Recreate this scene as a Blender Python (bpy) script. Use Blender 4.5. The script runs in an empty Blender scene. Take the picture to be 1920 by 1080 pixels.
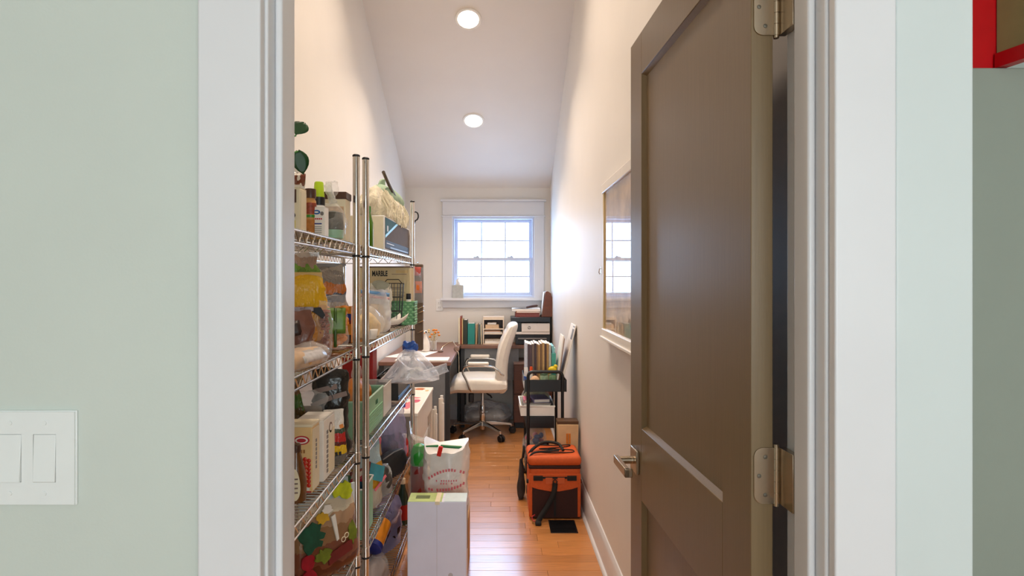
import bpy, math, random
from mathutils import Vector, Matrix, Euler

SC = bpy.context.scene
C = SC.collection
PI = math.pi
R = math.radians

# ------------------------------------------------------------------ camera
EYE = 1.385                      # eye height; camera at (0, 0, EYE) looks along +Y down the pantry
FPX, VX, VY = 1150.0, 933.0, 525.0   # focal length in pixels, vanishing point of the pantry axis
cam_d = bpy.data.cameras.new('camera')
cam = bpy.data.objects.new('camera', cam_d)
C.objects.link(cam)
cam.location = (0, 0, EYE)
cam.rotation_euler = (PI / 2, 0, 0)
cam_d.sensor_width = 36
cam_d.lens = FPX / 1920 * 36
cam_d.shift_x = (960 - VX) / 1920
cam_d.shift_y = -(540 - VY) / 1920
cam_d.clip_start = 0.02
SC.camera = cam

# ------------------------------------------------------------------ world, daylight, exposure
w = bpy.data.worlds.new('sky')
SC.world = w
w.use_nodes = True
bg = w.node_tree.nodes['Background']
bg.inputs[0].default_value = (0.42, 0.66, 1.0, 1)
bg.inputs[1].default_value = 13.5
SC.view_settings.view_transform = 'Standard'
SC.view_settings.look = 'None'
SC.view_settings.gamma = 1
SC.view_settings.use_curve_mapping = False
SC.view_settings.exposure = 0.0


def area_light(name, loc, target, size, energy, col, size_y=None, shape='RECTANGLE'):
    d = bpy.data.lights.new(name, 'AREA')
    d.shape = shape
    d.size = size
    if size_y:
        d.size_y = size_y
    d.energy = energy
    d.color = col
    o = bpy.data.objects.new(name, d)
    C.objects.link(o)
    o.location = loc
    o.rotation_euler = (Vector(target) - Vector(loc)).to_track_quat('-Z', 'Y').to_euler()
    return o


# added hall daylight: unseen window behind the camera, shifted to light the shelves
area_light('added_hall_daylight', (0.75, -2.93, 1.55), (0.75, 1, 1.45), 2.95, 96, (0.83, 0.95, 1.0), 1.5)
# the sky reaches the pantry through its back window: a light portal in the opening only guides the sampling
pt = area_light('window_portal', (-0.0425, 6.16, 1.61), (-0.0425, 3.0, 1.61), 0.83, 1, (1, 1, 1), 0.81)
pt.data.cycles.is_portal = True

# ------------------------------------------------------------------ helpers


def lin(h):
    h = h.lstrip('#')
    o = []
    for i in (0, 2, 4):
        v = int(h[i:i + 2], 16) / 255
        o.append(v / 12.92 if v <= 0.04045 else ((v + 0.055) / 1.055) ** 2.4)
    return (*o, 1)


MATS = {}


def mat(name, col, rough=0.5, metal=0.0, var=0.05, scale=30, bump=0.0, bscale=60, coat=0.0, crough=0.1,
        spec=0.5, emit=0.0, stretch=(1, 1, 1), rand=0.0, sheen=0.0):
    if name in MATS:
        return MATS[name]
    m = bpy.data.materials.new(name)
    m.use_nodes = True
    nt = m.node_tree
    N = nt.nodes
    L = nt.links
    b = N['Principled BSDF']
    b.inputs['Roughness'].default_value = rough
    b.inputs['Metallic'].default_value = metal
    b.inputs['Specular IOR Level'].default_value = spec
    b.inputs['Coat Weight'].default_value = coat
    b.inputs['Coat Roughness'].default_value = crough
    b.inputs['Sheen Weight'].default_value = sheen
    c = lin(col) if isinstance(col, str) else (*col, 1)
    tc = N.new('ShaderNodeTexCoord')
    mp = N.new('ShaderNodeMapping')
    mp.inputs['Scale'].default_value = stretch
    L.new(tc.outputs['Object'], mp.inputs[0])
    nz = N.new('ShaderNodeTexNoise')
    nz.inputs['Scale'].default_value = scale
    nz.inputs['Detail'].default_value = 4
    L.new(mp.outputs[0], nz.inputs['Vector'])
    mr = N.new('ShaderNodeMapRange')
    mr.inputs['From Min'].default_value = 0.3
    mr.inputs['From Max'].default_value = 0.7
    mr.inputs['To Min'].default_value = 1 - var
    mr.inputs['To Max'].default_value = 1 + var
    L.new(nz.outputs[0], mr.inputs[0])
    val = mr.outputs[0]
    if rand:
        oi = N.new('ShaderNodeObjectInfo')
        m2 = N.new('ShaderNodeMapRange')
        m2.inputs['To Min'].default_value = 1 - rand
        m2.inputs['To Max'].default_value = 1 + rand
        L.new(oi.outputs['Random'], m2.inputs[0])
        mu = N.new('ShaderNodeMath')
        mu.operation = 'MULTIPLY'
        L.new(val, mu.inputs[0])
        L.new(m2.outputs[0], mu.inputs[1])
        val = mu.outputs[0]
    vm = N.new('ShaderNodeVectorMath')
    vm.operation = 'SCALE'
    vm.inputs[0].default_value = c[:3]
    L.new(val, vm.inputs['Scale'])
    L.new(vm.outputs[0], b.inputs['Base Color'])
    if bump:
        n2 = N.new('ShaderNodeTexNoise')
        n2.inputs['Scale'].default_value = bscale
        n2.inputs['Detail'].default_value = 3
        L.new(mp.outputs[0], n2.inputs['Vector'])
        bp = N.new('ShaderNodeBump')
        bp.inputs['Strength'].default_value = bump
        bp.inputs['Distance'].default_value = 0.01
        L.new(n2.outputs[0], bp.inputs['Height'])
        L.new(bp.outputs[0], b.inputs['Normal'])
        if coat:
            pass
    if emit:
        b.inputs['Emission Color'].default_value = c
        b.inputs['Emission Strength'].default_value = emit
    MATS[name] = m
    return m


def print_mat(name, stops, axis='Z', rough=0.24, dist=0.12, nscale=8, bump=0.5, gen=True, mscale=1.0, metal=0.0):
    """printed wrapper: bands of colour along one generated axis with wobbling borders"""
    if name in MATS:
        return MATS[name]
    m = bpy.data.materials.new(name)
    m.use_nodes = True
    nt = m.node_tree
    N, L = nt.nodes, nt.links
    b = N['Principled BSDF']
    b.inputs['Roughness'].default_value = rough
    b.inputs['Metallic'].default_value = metal
    tc = N.new('ShaderNodeTexCoord')
    sep = N.new('ShaderNodeSeparateXYZ')
    L.new(tc.outputs['Generated'], sep.inputs[0])
    nz = N.new('ShaderNodeTexNoise')
    nz.inputs['Scale'].default_value = nscale
    nz.inputs['Detail'].default_value = 5
    L.new(tc.outputs['Generated'], nz.inputs['Vector'])
    sub = N.new('ShaderNodeMath')
    sub.operation = 'MULTIPLY_ADD'
    sub.inputs[1].default_value = dist * 2
    sub.inputs[2].default_value = -dist
    L.new(nz.outputs[0], sub.inputs[0])
    ad = N.new('ShaderNodeMath')
    L.new(sep.outputs[axis], ad.inputs[0])
    L.new(sub.outputs[0], ad.inputs[1])
    cr = N.new('ShaderNodeValToRGB')
    cr.color_ramp.interpolation = 'CONSTANT'
    el = cr.color_ramp.elements
    el[0].position = 0
    el[0].color = lin(stops[0][1])
    el[1].position = stops[1][0]
    el[1].color = lin(stops[1][1])
    for p, c in stops[2:]:
        e = el.new(p)
        e.color = lin(c)
    L.new(ad.outputs[0], cr.inputs[0])
    L.new(cr.outputs[0], b.inputs['Base Color'])
    n2 = N.new('ShaderNodeTexNoise')
    n2.inputs['Scale'].default_value = 14
    L.new(tc.outputs['Generated'], n2.inputs['Vector'])
    bp = N.new('ShaderNodeBump')
    bp.inputs['Strength'].default_value = bump
    bp.inputs['Distance'].default_value = 0.01
    L.new(n2.outputs[0], bp.inputs['Height'])
    L.new(bp.outputs[0], b.inputs['Normal'])
    MATS[name] = m
    return m


def film(name, col, fac=0.35, rough=0.1, nscale=9, bump=0.6):
    """clear plastic film: mostly see-through, milkier where it turns edge-on and along its creases"""
    if name in MATS:
        return MATS[name]
    m = bpy.data.materials.new(name)
    m.use_nodes = True
    nt = m.node_tree
    N, L = nt.nodes, nt.links
    b = N['Principled BSDF']
    b.inputs['Base Color'].default_value = lin(col)
    b.inputs['Roughness'].default_value = rough
    b.inputs['Specular IOR Level'].default_value = 1.0
    tr = N.new('ShaderNodeBsdfTransparent')
    mx = N.new('ShaderNodeMixShader')
    out = N['Material Output']
    if bump:
        tc = N.new('ShaderNodeTexCoord')
        nz = N.new('ShaderNodeTexNoise')
        nz.noise_type = 'RIDGED_MULTIFRACTAL'
        nz.inputs['Scale'].default_value = nscale
        nz.inputs['Detail'].default_value = 3
        L.new(tc.outputs['Object'], nz.inputs['Vector'])
        bp = N.new('ShaderNodeBump')
        bp.inputs['Strength'].default_value = bump
        bp.inputs['Distance'].default_value = 0.012
        L.new(nz.outputs[0], bp.inputs['Height'])
        L.new(bp.outputs[0], b.inputs['Normal'])
    lw = N.new('ShaderNodeLayerWeight')
    lw.inputs[0].default_value = 0.45
    if bump:
        L.new(bp.outputs[0], lw.inputs['Normal'])
    mr = N.new('ShaderNodeMapRange')
    mr.inputs['From Min'].default_value = 0.0
    mr.inputs['From Max'].default_value = 1.0
    mr.inputs['To Min'].default_value = fac * 0.55
    mr.inputs['To Max'].default_value = min(1, fac * 2.0)
    L.new(lw.outputs['Facing'], mr.inputs[0])
    L.new(mr.outputs[0], mx.inputs[0])
    L.new(tr.outputs[0], mx.inputs[1])
    L.new(b.outputs[0], mx.inputs[2])
    L.new(mx.outputs[0], out.inputs[0])
    MATS[name] = m
    return m


class MB:
    def __init__(self):
        self.v, self.f = [], []

    def _add(self, vs, fs):
        o = len(self.v)
        self.v += [tuple(p) for p in vs]
        self.f += [tuple(i + o for i in f) for f in fs]
        return self

    def box(self, x0, x1, y0, y1, z0, z1):
        vs = [(x0, y0, z0), (x1, y0, z0), (x1, y1, z0), (x0, y1, z0), (x0, y0, z1), (x1, y0, z1), (x1, y1, z1), (x0, y1, z1)]
        return self._add(vs, [(3, 2, 1, 0), (4, 5, 6, 7), (0, 1, 5, 4), (1, 2, 6, 5), (2, 3, 7, 6), (3, 0, 4, 7)])

    def obox(self, c, s, rot=(0, 0, 0)):
        M = Matrix.Translation(c) @ Euler(rot).to_matrix().to_4x4()
        a, b, d = s[0] / 2, s[1] / 2, s[2] / 2
        k = MB().box(-a, a, -b, b, -d, d)
        return self._add([M @ Vector(p) for p in k.v], k.f)

    def bar(self, p, q, r, n=8, r2=None):
        p, q = Vector(p), Vector(q)
        d = (q - p).normalized()
        u = d.orthogonal().normalized()
        t = d.cross(u)
        vs = []
        for c, rr in ((p, r), (q, r if r2 is None else r2)):
            for i in range(n):
                a = 2 * PI * (i + 0.5) / n
                vs.append(c + rr * (math.cos(a) * u + math.sin(a) * t))
        fs = [(i, (i + 1) % n, n + (i + 1) % n, n + i) for i in range(n)]
        fs += [tuple(range(n - 1, -1, -1)), tuple(range(n, 2 * n))]
        return self._add(vs, fs)

    def tube(self, pts, r, n=8, closed=False):
        pts = [Vector(p) for p in pts]
        k = len(pts)
        vs, fs = [], []
        u = None
        for i, p in enumerate(pts):
            a = pts[i - 1] if (i or closed) else p
            b = pts[(i + 1) % k] if (i < k - 1 or closed) else p
            d = (b - a).normalized()
            if u is None:
                u = d.orthogonal().normalized()
            else:
                u = (u - d * u.dot(d))
                u = u.normalized() if u.length > 1e-6 else d.orthogonal().normalized()
            t = d.cross(u)
            rr = r[i] if isinstance(r, (list, tuple)) else r
            for j in range(n):
                an = 2 * PI * j / n
                vs.append(p + rr * (math.cos(an) * u + math.sin(an) * t))
        m = k if closed else k - 1
        for i in range(m):
            for j in range(n):
                a, b = i * n, ((i + 1) % k) * n
                fs.append((a + j, a + (j + 1) % n, b + (j + 1) % n, b + j))
        if not closed:
            fs += [tuple(range(n - 1, -1, -1)), tuple(range((k - 1) * n, k * n))]
        return self._add(vs, fs)

    def lathe(self, prof, c=(0, 0, 0), n=20, rot=None):
        vs, fs = [], []
        for r, z in prof:
            for j in range(n):
                a = 2 * PI * j / n
                p = Vector((r * math.cos(a), r * math.sin(a), z))
                if rot:
                    p = Euler(rot).to_matrix() @ p
                vs.append(p + Vector(c))
        k = len(prof)
        for i in range(k - 1):
            for j in range(n):
                fs.append((i * n + j, i * n + (j + 1) % n, (i + 1) * n + (j + 1) % n, (i + 1) * n + j))
        fs += [tuple(range(n - 1, -1, -1)), tuple(range((k - 1) * n, k * n))]
        return self._add(vs, fs)

    def ball(self, c, rx, ry=None, rz=None, n=12, m=8):
        ry = ry or rx
        rz = rz or rx
        k = MB().lathe([(max(math.sin(PI * i / m), 0.02), -math.cos(PI * i / m)) for i in range(m + 1)], n=n)
        return self._add([(c[0] + p[0] * rx, c[1] + p[1] * ry, c[2] + p[2] * rz) for p in k.v], k.f)

    def grid(self, fn, nu, nv, wrap=False, caps=False):
        vs = [fn(i / nu, j / nv) for j in range(nv + 1) for i in range(nu if wrap else nu + 1)]
        w_ = nu if wrap else nu + 1
        fs = []
        for j in range(nv):
            for i in range(nu):
                a, b = j * w_ + i, j * w_ + (i + 1) % w_
                fs.append((a, b, b + w_, a + w_))
        if caps:
            fs += [tuple(range(w_ - 1, -1, -1)), tuple(range(nv * w_, (nv + 1) * w_))]
        return self._add(vs, fs)

    def prism(self, poly, a0, a1, axis='Y'):
        """extrude a 2d polygon; axis Y: poly is (x,z); X: (y,z); Z: (x,y)"""
        n = len(poly)
        mk = {'Y': lambda p, a: (p[0], a, p[1]), 'X': lambda p, a: (a, p[0], p[1]), 'Z': lambda p, a: (p[0], p[1], a)}[axis]
        vs = [mk(p, a0) for p in poly] + [mk(p, a1) for p in poly]
        fs = [(i, (i + 1) % n, n + (i + 1) % n, n + i) for i in range(n)] + [tuple(range(n - 1, -1, -1)), tuple(range(n, 2 * n))]
        return self._add(vs, fs)

    def mesh(self, name, m):
        me = bpy.data.meshes.new(name)
        me.from_pydata(self.v, [], self.f)
        me.validate()
        import bmesh
        bm = bmesh.new()
        bm.from_mesh(me)
        bmesh.ops.recalc_face_normals(bm, faces=bm.faces)
        bm.to_mesh(me)
        bm.free()
        me.polygons.foreach_set('use_smooth', [True] * len(me.polygons))
        me.set_sharp_from_angle(angle=R(38))
        if m:
            me.materials.append(m)
        return me

    def build(self, name, m, parent=None, bevel=0.0, seg=2, loc=(0, 0, 0), rot=(0, 0, 0), solid=0.0):
        o = bpy.data.objects.new(name, self.mesh(name, m))
        C.objects.link(o)
        o.location = loc
        o.rotation_euler = rot
        o.parent = parent
        if solid:
            s = o.modifiers.new('solid', 'SOLIDIFY')
            s.thickness = solid
        if bevel:
            b = o.modifiers.new('bevel', 'BEVEL')
            b.width = bevel
            b.segments = seg
            b.limit_method = 'ANGLE'
            b.angle_limit = R(40)
        return o


def tag(o, label, cat, group=None):
    o['label'] = label
    o['category'] = cat
    if group:
        o['group'] = group
    return o


def thing(name, label, cat, loc=(0, 0, 0), rz=0.0, group=None, rot=None):
    o = bpy.data.objects.new(name, None)
    o.empty_display_size = 0.05
    C.objects.link(o)
    o.location = loc
    o.rotation_euler = rot if rot else (0, 0, R(rz))
    return tag(o, label, cat, group)


def struct(o):
    o['kind'] = 'structure'
    return o


def lettering(parent, s, size, loc, rot, m, name='lettering', bold=0.0, align='CENTER'):
    cu = bpy.data.curves.new(name, 'FONT')
    cu.body = s
    cu.size = size
    cu.align_x = align
    cu.align_y = 'CENTER'
    cu.extrude = 0.0003
    cu.offset = bold
    cu.resolution_u = 3
    tmp = bpy.data.objects.new(name, cu)
    C.objects.link(tmp)
    me = bpy.data.meshes.new_from_object(tmp.evaluated_get(bpy.context.evaluated_depsgraph_get()))
    bpy.data.objects.remove(tmp)
    me.materials.clear()
    me.materials.append(m)
    o = bpy.data.objects.new(name, me)
    C.objects.link(o)
    o.location = loc
    o.rotation_euler = rot
    o.parent = parent
    return o


FACE_CAM = (PI / 2, 0, 0)           # text on a face that looks towards -Y
FACE_AISLE = (PI / 2, 0, PI / 2)    # text on a face that looks towards +X


WAVES = {}


def fbm(p, f, seed):
    """repeatable crumple field: a few seeded waves, half smooth and half creased"""
    if seed not in WAVES:
        r_ = random.Random(seed * 7919 + 13)
        WAVES[seed] = [[(r_.gauss(0, 1), r_.gauss(0, 1), r_.gauss(0, 1), r_.uniform(0, 6.28)) for _ in range(4)] for _ in range(3)]
    x, y, z = p[0] * f, p[1] * f, p[2] * f
    o = []
    for comp in WAVES[seed]:
        s = 0.0
        for i, (a, b, c, d) in enumerate(comp):
            t = 2.2 * (a * x + b * y + c * z) + d
            s += math.sin(t) if i < 2 else 0.6366 * math.asin(math.sin(t))
        o.append(s * 0.30)
    return Vector(o)


def bag(w, d, h, mode='stand', seed=0, amp=0.012, freq=14, nu=40, nv=20, e=0.7):
    """a limp bag standing on z=0, width along x, depth along y"""
    def fn(u, v):
        a = 2 * PI * u
        ca, sa = math.cos(a), math.sin(a)
        sx = math.copysign(abs(ca) ** e, ca)
        sy = math.copysign(abs(sa) ** e, sa)
        z = h * v
        if mode == 'stand':
            b = min(1, (v + 0.004) / 0.12) ** 0.4
            wx = w / 2 * (0.90 + 0.10 * math.cos(PI * (v - 0.2))) * (0.6 + 0.4 * b)
            dy = (d / 2 * max(0, 1 - v ** 2.2) ** 0.8 + 0.0012) * (0.35 + 0.65 * b)
        elif mode == 'pillow':
            wx = w / 2 * (0.94 + 0.06 * abs(2 * v - 1) ** 2)
            dy = d / 2 * math.sin(PI * min(max(v, 0.0), 1)) ** 0.6 + 0.0012
        elif mode == 'tied':
            if v < 0.62:
                t = v / 0.62
                k = math.sin(PI * (0.10 + 0.82 * t)) ** 0.55
            elif v < 0.74:
                k = 0.18
            else:
                k = 0.18 + 0.22 * ((v - 0.74) / 0.26) ** 0.8
            if v >= 0.55 and v < 0.62:
                k = max(k, 0.18)
            wx, dy = w / 2 * k, d / 2 * k
        elif mode == 'open':
            b = min(1, (v + 0.004) / 0.15) ** 0.5
            wx = w / 2 * (0.75 + 0.25 * b) * (0.94 + 0.06 * v)
            dy = d / 2 * (0.6 + 0.4 * b) * (1 - 0.25 * v)
        elif mode == 'cone':
            k = max(1 - 0.93 * v, 0.05) ** 0.8 * min(1, (v + 0.05) / 0.15) ** 0.5
            wx, dy = w / 2 * k, d / 2 * k
        else:  # heap
            k = max(1 - (abs(v - 0.35) / 0.66) ** 2.4, 0.02) ** 0.5
            wx, dy = w / 2 * k, d / 2 * k
        p = Vector((wx * sx, dy * sy, z))
        n1 = fbm(p, freq, seed)
        n2 = fbm(p, freq * 2.6, seed + 9)
        q = p + amp * (n1 * 1.0 + n2 * 0.5) * (0.35 + min(1, v * 4) * 0.65)
        if mode == 'open' and v > 0.7:
            q.z += h * 0.16 * ((v - 0.7) / 0.3) * (abs(ca) ** 4 - 0.25)
        q.z = max(q.z, 0.0)
        return q
    return MB().grid(fn, nu, nv, wrap=True, caps=True)


def chunks(w, d, h, n, r, seed, elong=1.0):
    """loose pieces of food that fill the inside of a bag"""
    rnd = random.Random(seed)
    m = MB()
    for i in range(n):
        x = rnd.uniform(-w / 2, w / 2) * 0.8
        y = rnd.uniform(-d / 2, d / 2) * 0.7
        z = r + rnd.random() ** 1.0 * (h - 2 * r)
        k = rnd.uniform(0.7, 1.15)
        m.ball((x, y, z), r * k * elong, r * k, r * k, n=7, m=5)
    return m


def carton(name, label, cat, x0, x1, y0, y1, z0, z1, m, rz=0, group=None, lip=0.0015):
    """closed carton; local origin at the middle of its base. Parts: body, lid flaps"""
    t = thing(name, label, cat, ((x0 + x1) / 2, (y0 + y1) / 2, z0), rz, group)
    a, b, h = (x1 - x0) / 2, (y1 - y0) / 2, z1 - z0
    MB().box(-a, a, -b, b, 0, h - lip).build('body', m, t, bevel=min(0.003, a * 0.1, b * 0.1))
    MB().box(-a * 0.99, a * 0.99, -b * 0.985, -0.0006, h - lip, h).build('flap', m, t)
    MB().box(-a * 0.99, a * 0.99, 0.0006, b * 0.985, h - lip, h).build('flap', m, t)
    return t, a, b, h


def plate_y(parent, name, x0, x1, z0, z1, y, m, t=0.0012, bevel=0):
    return MB().box(x0, x1, y - t, y, z0, z1).build(name, m, parent, bevel=bevel)


def plate_x(parent, name, y0, y1, z0, z1, x, m, t=0.0012):
    return MB().box(x, x + t, y0, y1, z0, z1).build(name, m, parent)


def disc_y(parent, name, cx, cz, rx, rz_, y, m, t=0.0012, n=24):
    return MB().prism([(cx + rx * math.cos(2 * PI * i / n), cz + rz_ * math.sin(2 * PI * i / n)) for i in range(n)], y - t, y).build(name, m, parent)


def disc_x(parent, name, cy, cz, ry, rz_, x, m, t=0.0012, n=24):
    return MB().prism([(cy + ry * math.cos(2 * PI * i / n), cz + rz_ * math.sin(2 * PI * i / n)) for i in range(n)], x, x + t, 'X').build(name, m, parent)


def XP(px, Y):
    """world x of something at distance Y that stands px pixels from the left"""
    return (px - VX) * Y / FPX


def ZP(py, Y):
    return EYE - (py - VY) * Y / FPX
# ------------------------------------------------------------------ materials of the room
WALL = mat('wall_paint', (0.81, 0.765, 0.71), rough=0.5, var=0.015, scale=3, bump=0.02, bscale=250, spec=0.16)
CEIL = mat('ceiling_paint', (0.82, 0.77, 0.71), rough=0.6, var=0.015, scale=3, bump=0.02, bscale=250)
HALLP = mat('hall_paint', (0.60, 0.645, 0.595), rough=0.55, var=0.02, scale=4, bump=0.02, bscale=250)
PARTP = mat('partition_paint', (0.30, 0.335, 0.285), rough=0.5, var=0.03, scale=3, bump=0.02, bscale=250)
TRIM = mat('white_trim', (0.74, 0.735, 0.755), rough=0.32, var=0.015, scale=6)
TRIM2 = mat('pale_board', (0.64, 0.695, 0.69), rough=0.4, var=0.015, scale=6)
DOORM = mat('door_paint', (0.180, 0.117, 0.055), rough=0.36, var=0.06, scale=6, stretch=(30, 30, 1), bump=0.03, bscale=20, spec=0.5)
NICKEL = mat('satin_nickel', '#b9a994', rough=0.25, metal=1, var=0.03)
CHROME = mat('chrome', '#d2cfca', rough=0.13, metal=1, var=0.03)
BLACK = mat('black_plastic', '#15151a', rough=0.42, var=0.1)
BLKMET = mat('black_metal', '#111114', rough=0.35, var=0.1, spec=0.5)
OAK = mat('oak_plank', (0.54, 0.225, 0.066), rough=0.33, var=0.20, scale=7, stretch=(1.2, 22, 8), bump=0.03, bscale=30, rand=0.13, coat=1.0, crough=0.2)
GAP = mat('dark_joint', '#3a2211', rough=0.8)
WHITEP = mat('white_plastic', '#f1efea', rough=0.35, var=0.02)
PAPER = mat('white_paper', '#f2ede6', rough=0.8, var=0.03)
LAMPM = mat('lamp_lens', (1.0, 0.93, 0.85), emit=9, var=0)
INK = mat('dark_ink', '#17151a', rough=0.6)
REDINK = mat('red_ink', '#b3202c', rough=0.6)

XL, XR = -0.915, 0.523           # pantry side walls
YF0, YF1 = 0.860, 0.975          # door wall: hall face, pantry face
YB = 6.10                        # back wall
JL, JR = -0.322, 0.4595          # jamb faces
def ceil_z(y): return 2.30 + 0.5 * (YB - y)
ZT = 4.0
YT = YB - (ZT - 2.30) / 0.5      # where the slope meets the flat ceiling

# ------------------------------------------------------------------ floor
fl = struct(MB().box(XL, XR, YF0, YB, -0.06, -0.013).build('floor', GAP))
rnd = random.Random(4)
pw = 0.0826
cache = {}
row = 0
y = YF0
while y < YB - 0.01:
    y1 = min(y + pw, YB)
    cuts = [XL]
    x = XL + rnd.uniform(0.35, 1.15)
    while x < XR - 0.2:
        cuts.append(x)
        x += rnd.uniform(0.6, 1.2)
    cuts.append(XR)
    for a, b in zip(cuts, cuts[1:]):
        MB().box(-(b - a) / 2 + 0.0005, (b - a) / 2 - 0.0005, -(y1 - y) / 2 + 0.0006, (y1 - y) / 2 - 0.0006, -0.012, 0.0).build(
            'plank', OAK, fl, bevel=0.0008, seg=1, loc=((a + b) / 2, (y + y1) / 2, rnd.uniform(-0.0005, 0)))
    y = y1
HFLOOR = struct(MB().box(-2.3, 2.9, -3.1, YF0, -0.06, 0.0).build('floor_hall', OAK))
struct(MB().box(0.64, 2.9, YF0, 2.2, -0.06, 0.0).build('floor_passage', OAK))

# ------------------------------------------------------------------ pantry walls and ceiling
struct(MB().box(XL - 0.1, XL, YF0 + 0.02, YB + 0.1, -0.06, ZT + 0.1).build('wall_left', WALL))
struct(MB().box(XR, XR + 0.1, YF1, YB + 0.1, -0.06, ZT + 0.1).build('wall_right', WALL))
WX0, WX1, WZ0, WZ1 = -0.451, 0.366, 1.21, 2.012
wb = MB()
wb.box(XL, WX0, YB, YB + 0.14, -0.06, 2.5).box(WX1, XR, YB, YB + 0.14, -0.06, 2.5)
wb.box(WX0, WX1, YB, YB + 0.14, -0.06, WZ0).box(WX0, WX1, YB, YB + 0.14, WZ1, 2.5)
struct(wb.build('wall_back', WALL))
cm = MB().prism([(YB + 0.14, 2.30 - 0.07), (YT, ZT), (YF0, ZT), (YF0, ZT + 0.1), (YT, ZT + 0.12), (YB + 0.14, 2.36)], XL - 0.05, XR + 0.05, 'X')
struct(cm.build('ceiling', CEIL))

# door wall
HZ = 2.055                       # head of the door opening
wf = MB()
wf.box(-2.3, JL - 0.02, YF0, YF1, -0.06, ZT + 0.1)
wf.box(JL - 0.02, JR + 0.02, YF0, YF1, HZ + 0.02, ZT + 0.1)
wf.box(JR + 0.02, 0.655, YF0, YF1, -0.06, ZT + 0.1)
wf.box(0.655, 2.9, YF0, YF1, 2.45, ZT + 0.1)
struct(wf.build('wall_front', HALLP))
# hall shell behind the camera, with a recess added for the unseen daylight lamp
hb = MB()
hb.box(-2.3, -0.75, -3.1, -3.0, 0, 2.7).box(2.25, 2.9, -3.1, -3.0, 0, 2.7).box(-0.75, 2.25, -3.1, -3.0, 0, 0.7).box(-0.75, 2.25, -3.1, -3.0, 2.4, 2.7)
hb.box(-0.75, 2.25, -3.13, -3.1, 0.7, 2.4)
struct(hb.build('wall_hall_back', HALLP))
struct(MB().box(-2.4, -2.3, -3.1, YF1, 0, 2.7).build('wall_hall_left', HALLP))
struct(MB().box(2.9, 3.0, -3.1, 2.3, 0, 2.7).build('wall_hall_right', HALLP))
struct(MB().box(-2.4, 3.0, -3.1, YF0, 2.7, 2.8).build('ceiling_hall', CEIL))
struct(MB().box(0.62, 3.0, YF1, 2.3, 2.7, 2.8).build('ceiling_passage', CEIL))
struct(MB().box(0.62, 3.0, 2.2, 2.3, 0, 2.7).build('wall_passage_back', HALLP))
# stub wall beyond the passage opening
struct(MB().box(0.95, 2.0, 1.36, 1.46, 0, 1.856).build('wall_passage', PARTP, bevel=0.003))

# ------------------------------------------------------------------ door frame and casings
def trim(n, mb, m=TRIM, bevel=0.003, seg=3):
    return struct(mb.build('trim_%d' % n, m, bevel=bevel, seg=seg))
CY = 0.842
trim(1, MB().box(-0.4125, JL - 0.004, CY, YF0, 0, HZ + 0.094))
trim(2, MB().box(JR + 0.004, 0.548, CY, YF0, 0, HZ + 0.094))
trim(3, MB().box(JL - 0.004, JR + 0.004, CY, YF0, HZ + 0.004, HZ + 0.094))
trim(4, MB().box(0.5485, 0.656, CY + 0.003, YF0, 0, 2.45), TRIM2)
jm = MB().box(JL - 0.02, JL, YF0, YF1, 0, HZ)
trim(5, jm)
trim(6, MB().box(JR, JR + 0.02, YF0, YF1, 0, HZ))
trim(7, MB().box(JL - 0.02, JR + 0.02, YF0, YF1, HZ, HZ + 0.02))
trim(8, MB().box(JL, JL + 0.011, 0.885, 0.930, 0, HZ - 0.011), bevel=0.004)
trim(9, MB().box(JR - 0.011, JR, 0.885, 0.930, 0, HZ - 0.011), bevel=0.004)
trim(10, MB().box(JL, JR, 0.885, 0.930, HZ - 0.011, HZ), bevel=0.004)

# baseboards
def base_x(name, x, sgn, y0, y1):
    pr = [(x, 0), (x + sgn * 0.016, 0), (x + sgn * 0.016, 0.125), (x + sgn * 0.011, 0.14), (x + sgn * 0.005, 0.15), (x, 0.15)]
    struct(MB().prism(pr, y0, y1, 'Y').build(name, TRIM))
    sh = [(x + sgn * 0.016, 0), (x + sgn * 0.030, 0), (x + sgn * 0.028, 0.010), (x + sgn * 0.022, 0.017), (x + sgn * 0.016, 0.019)]
    return sh
sh = base_x('baseboard_right', XR, -1, YF1 + 0.02, YB)
struct(MB().prism(sh, YF1 + 0.02, YB - 0.016, 'Y').build('trim_11', TRIM))
base_x('baseboard_left', XL, 1, YF1, YB)
struct(MB().box(XL + 0.016, XR - 0.016, YB - 0.016, YB, 0, 0.15).build('baseboard_back', TRIM, bevel=0.004))

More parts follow.
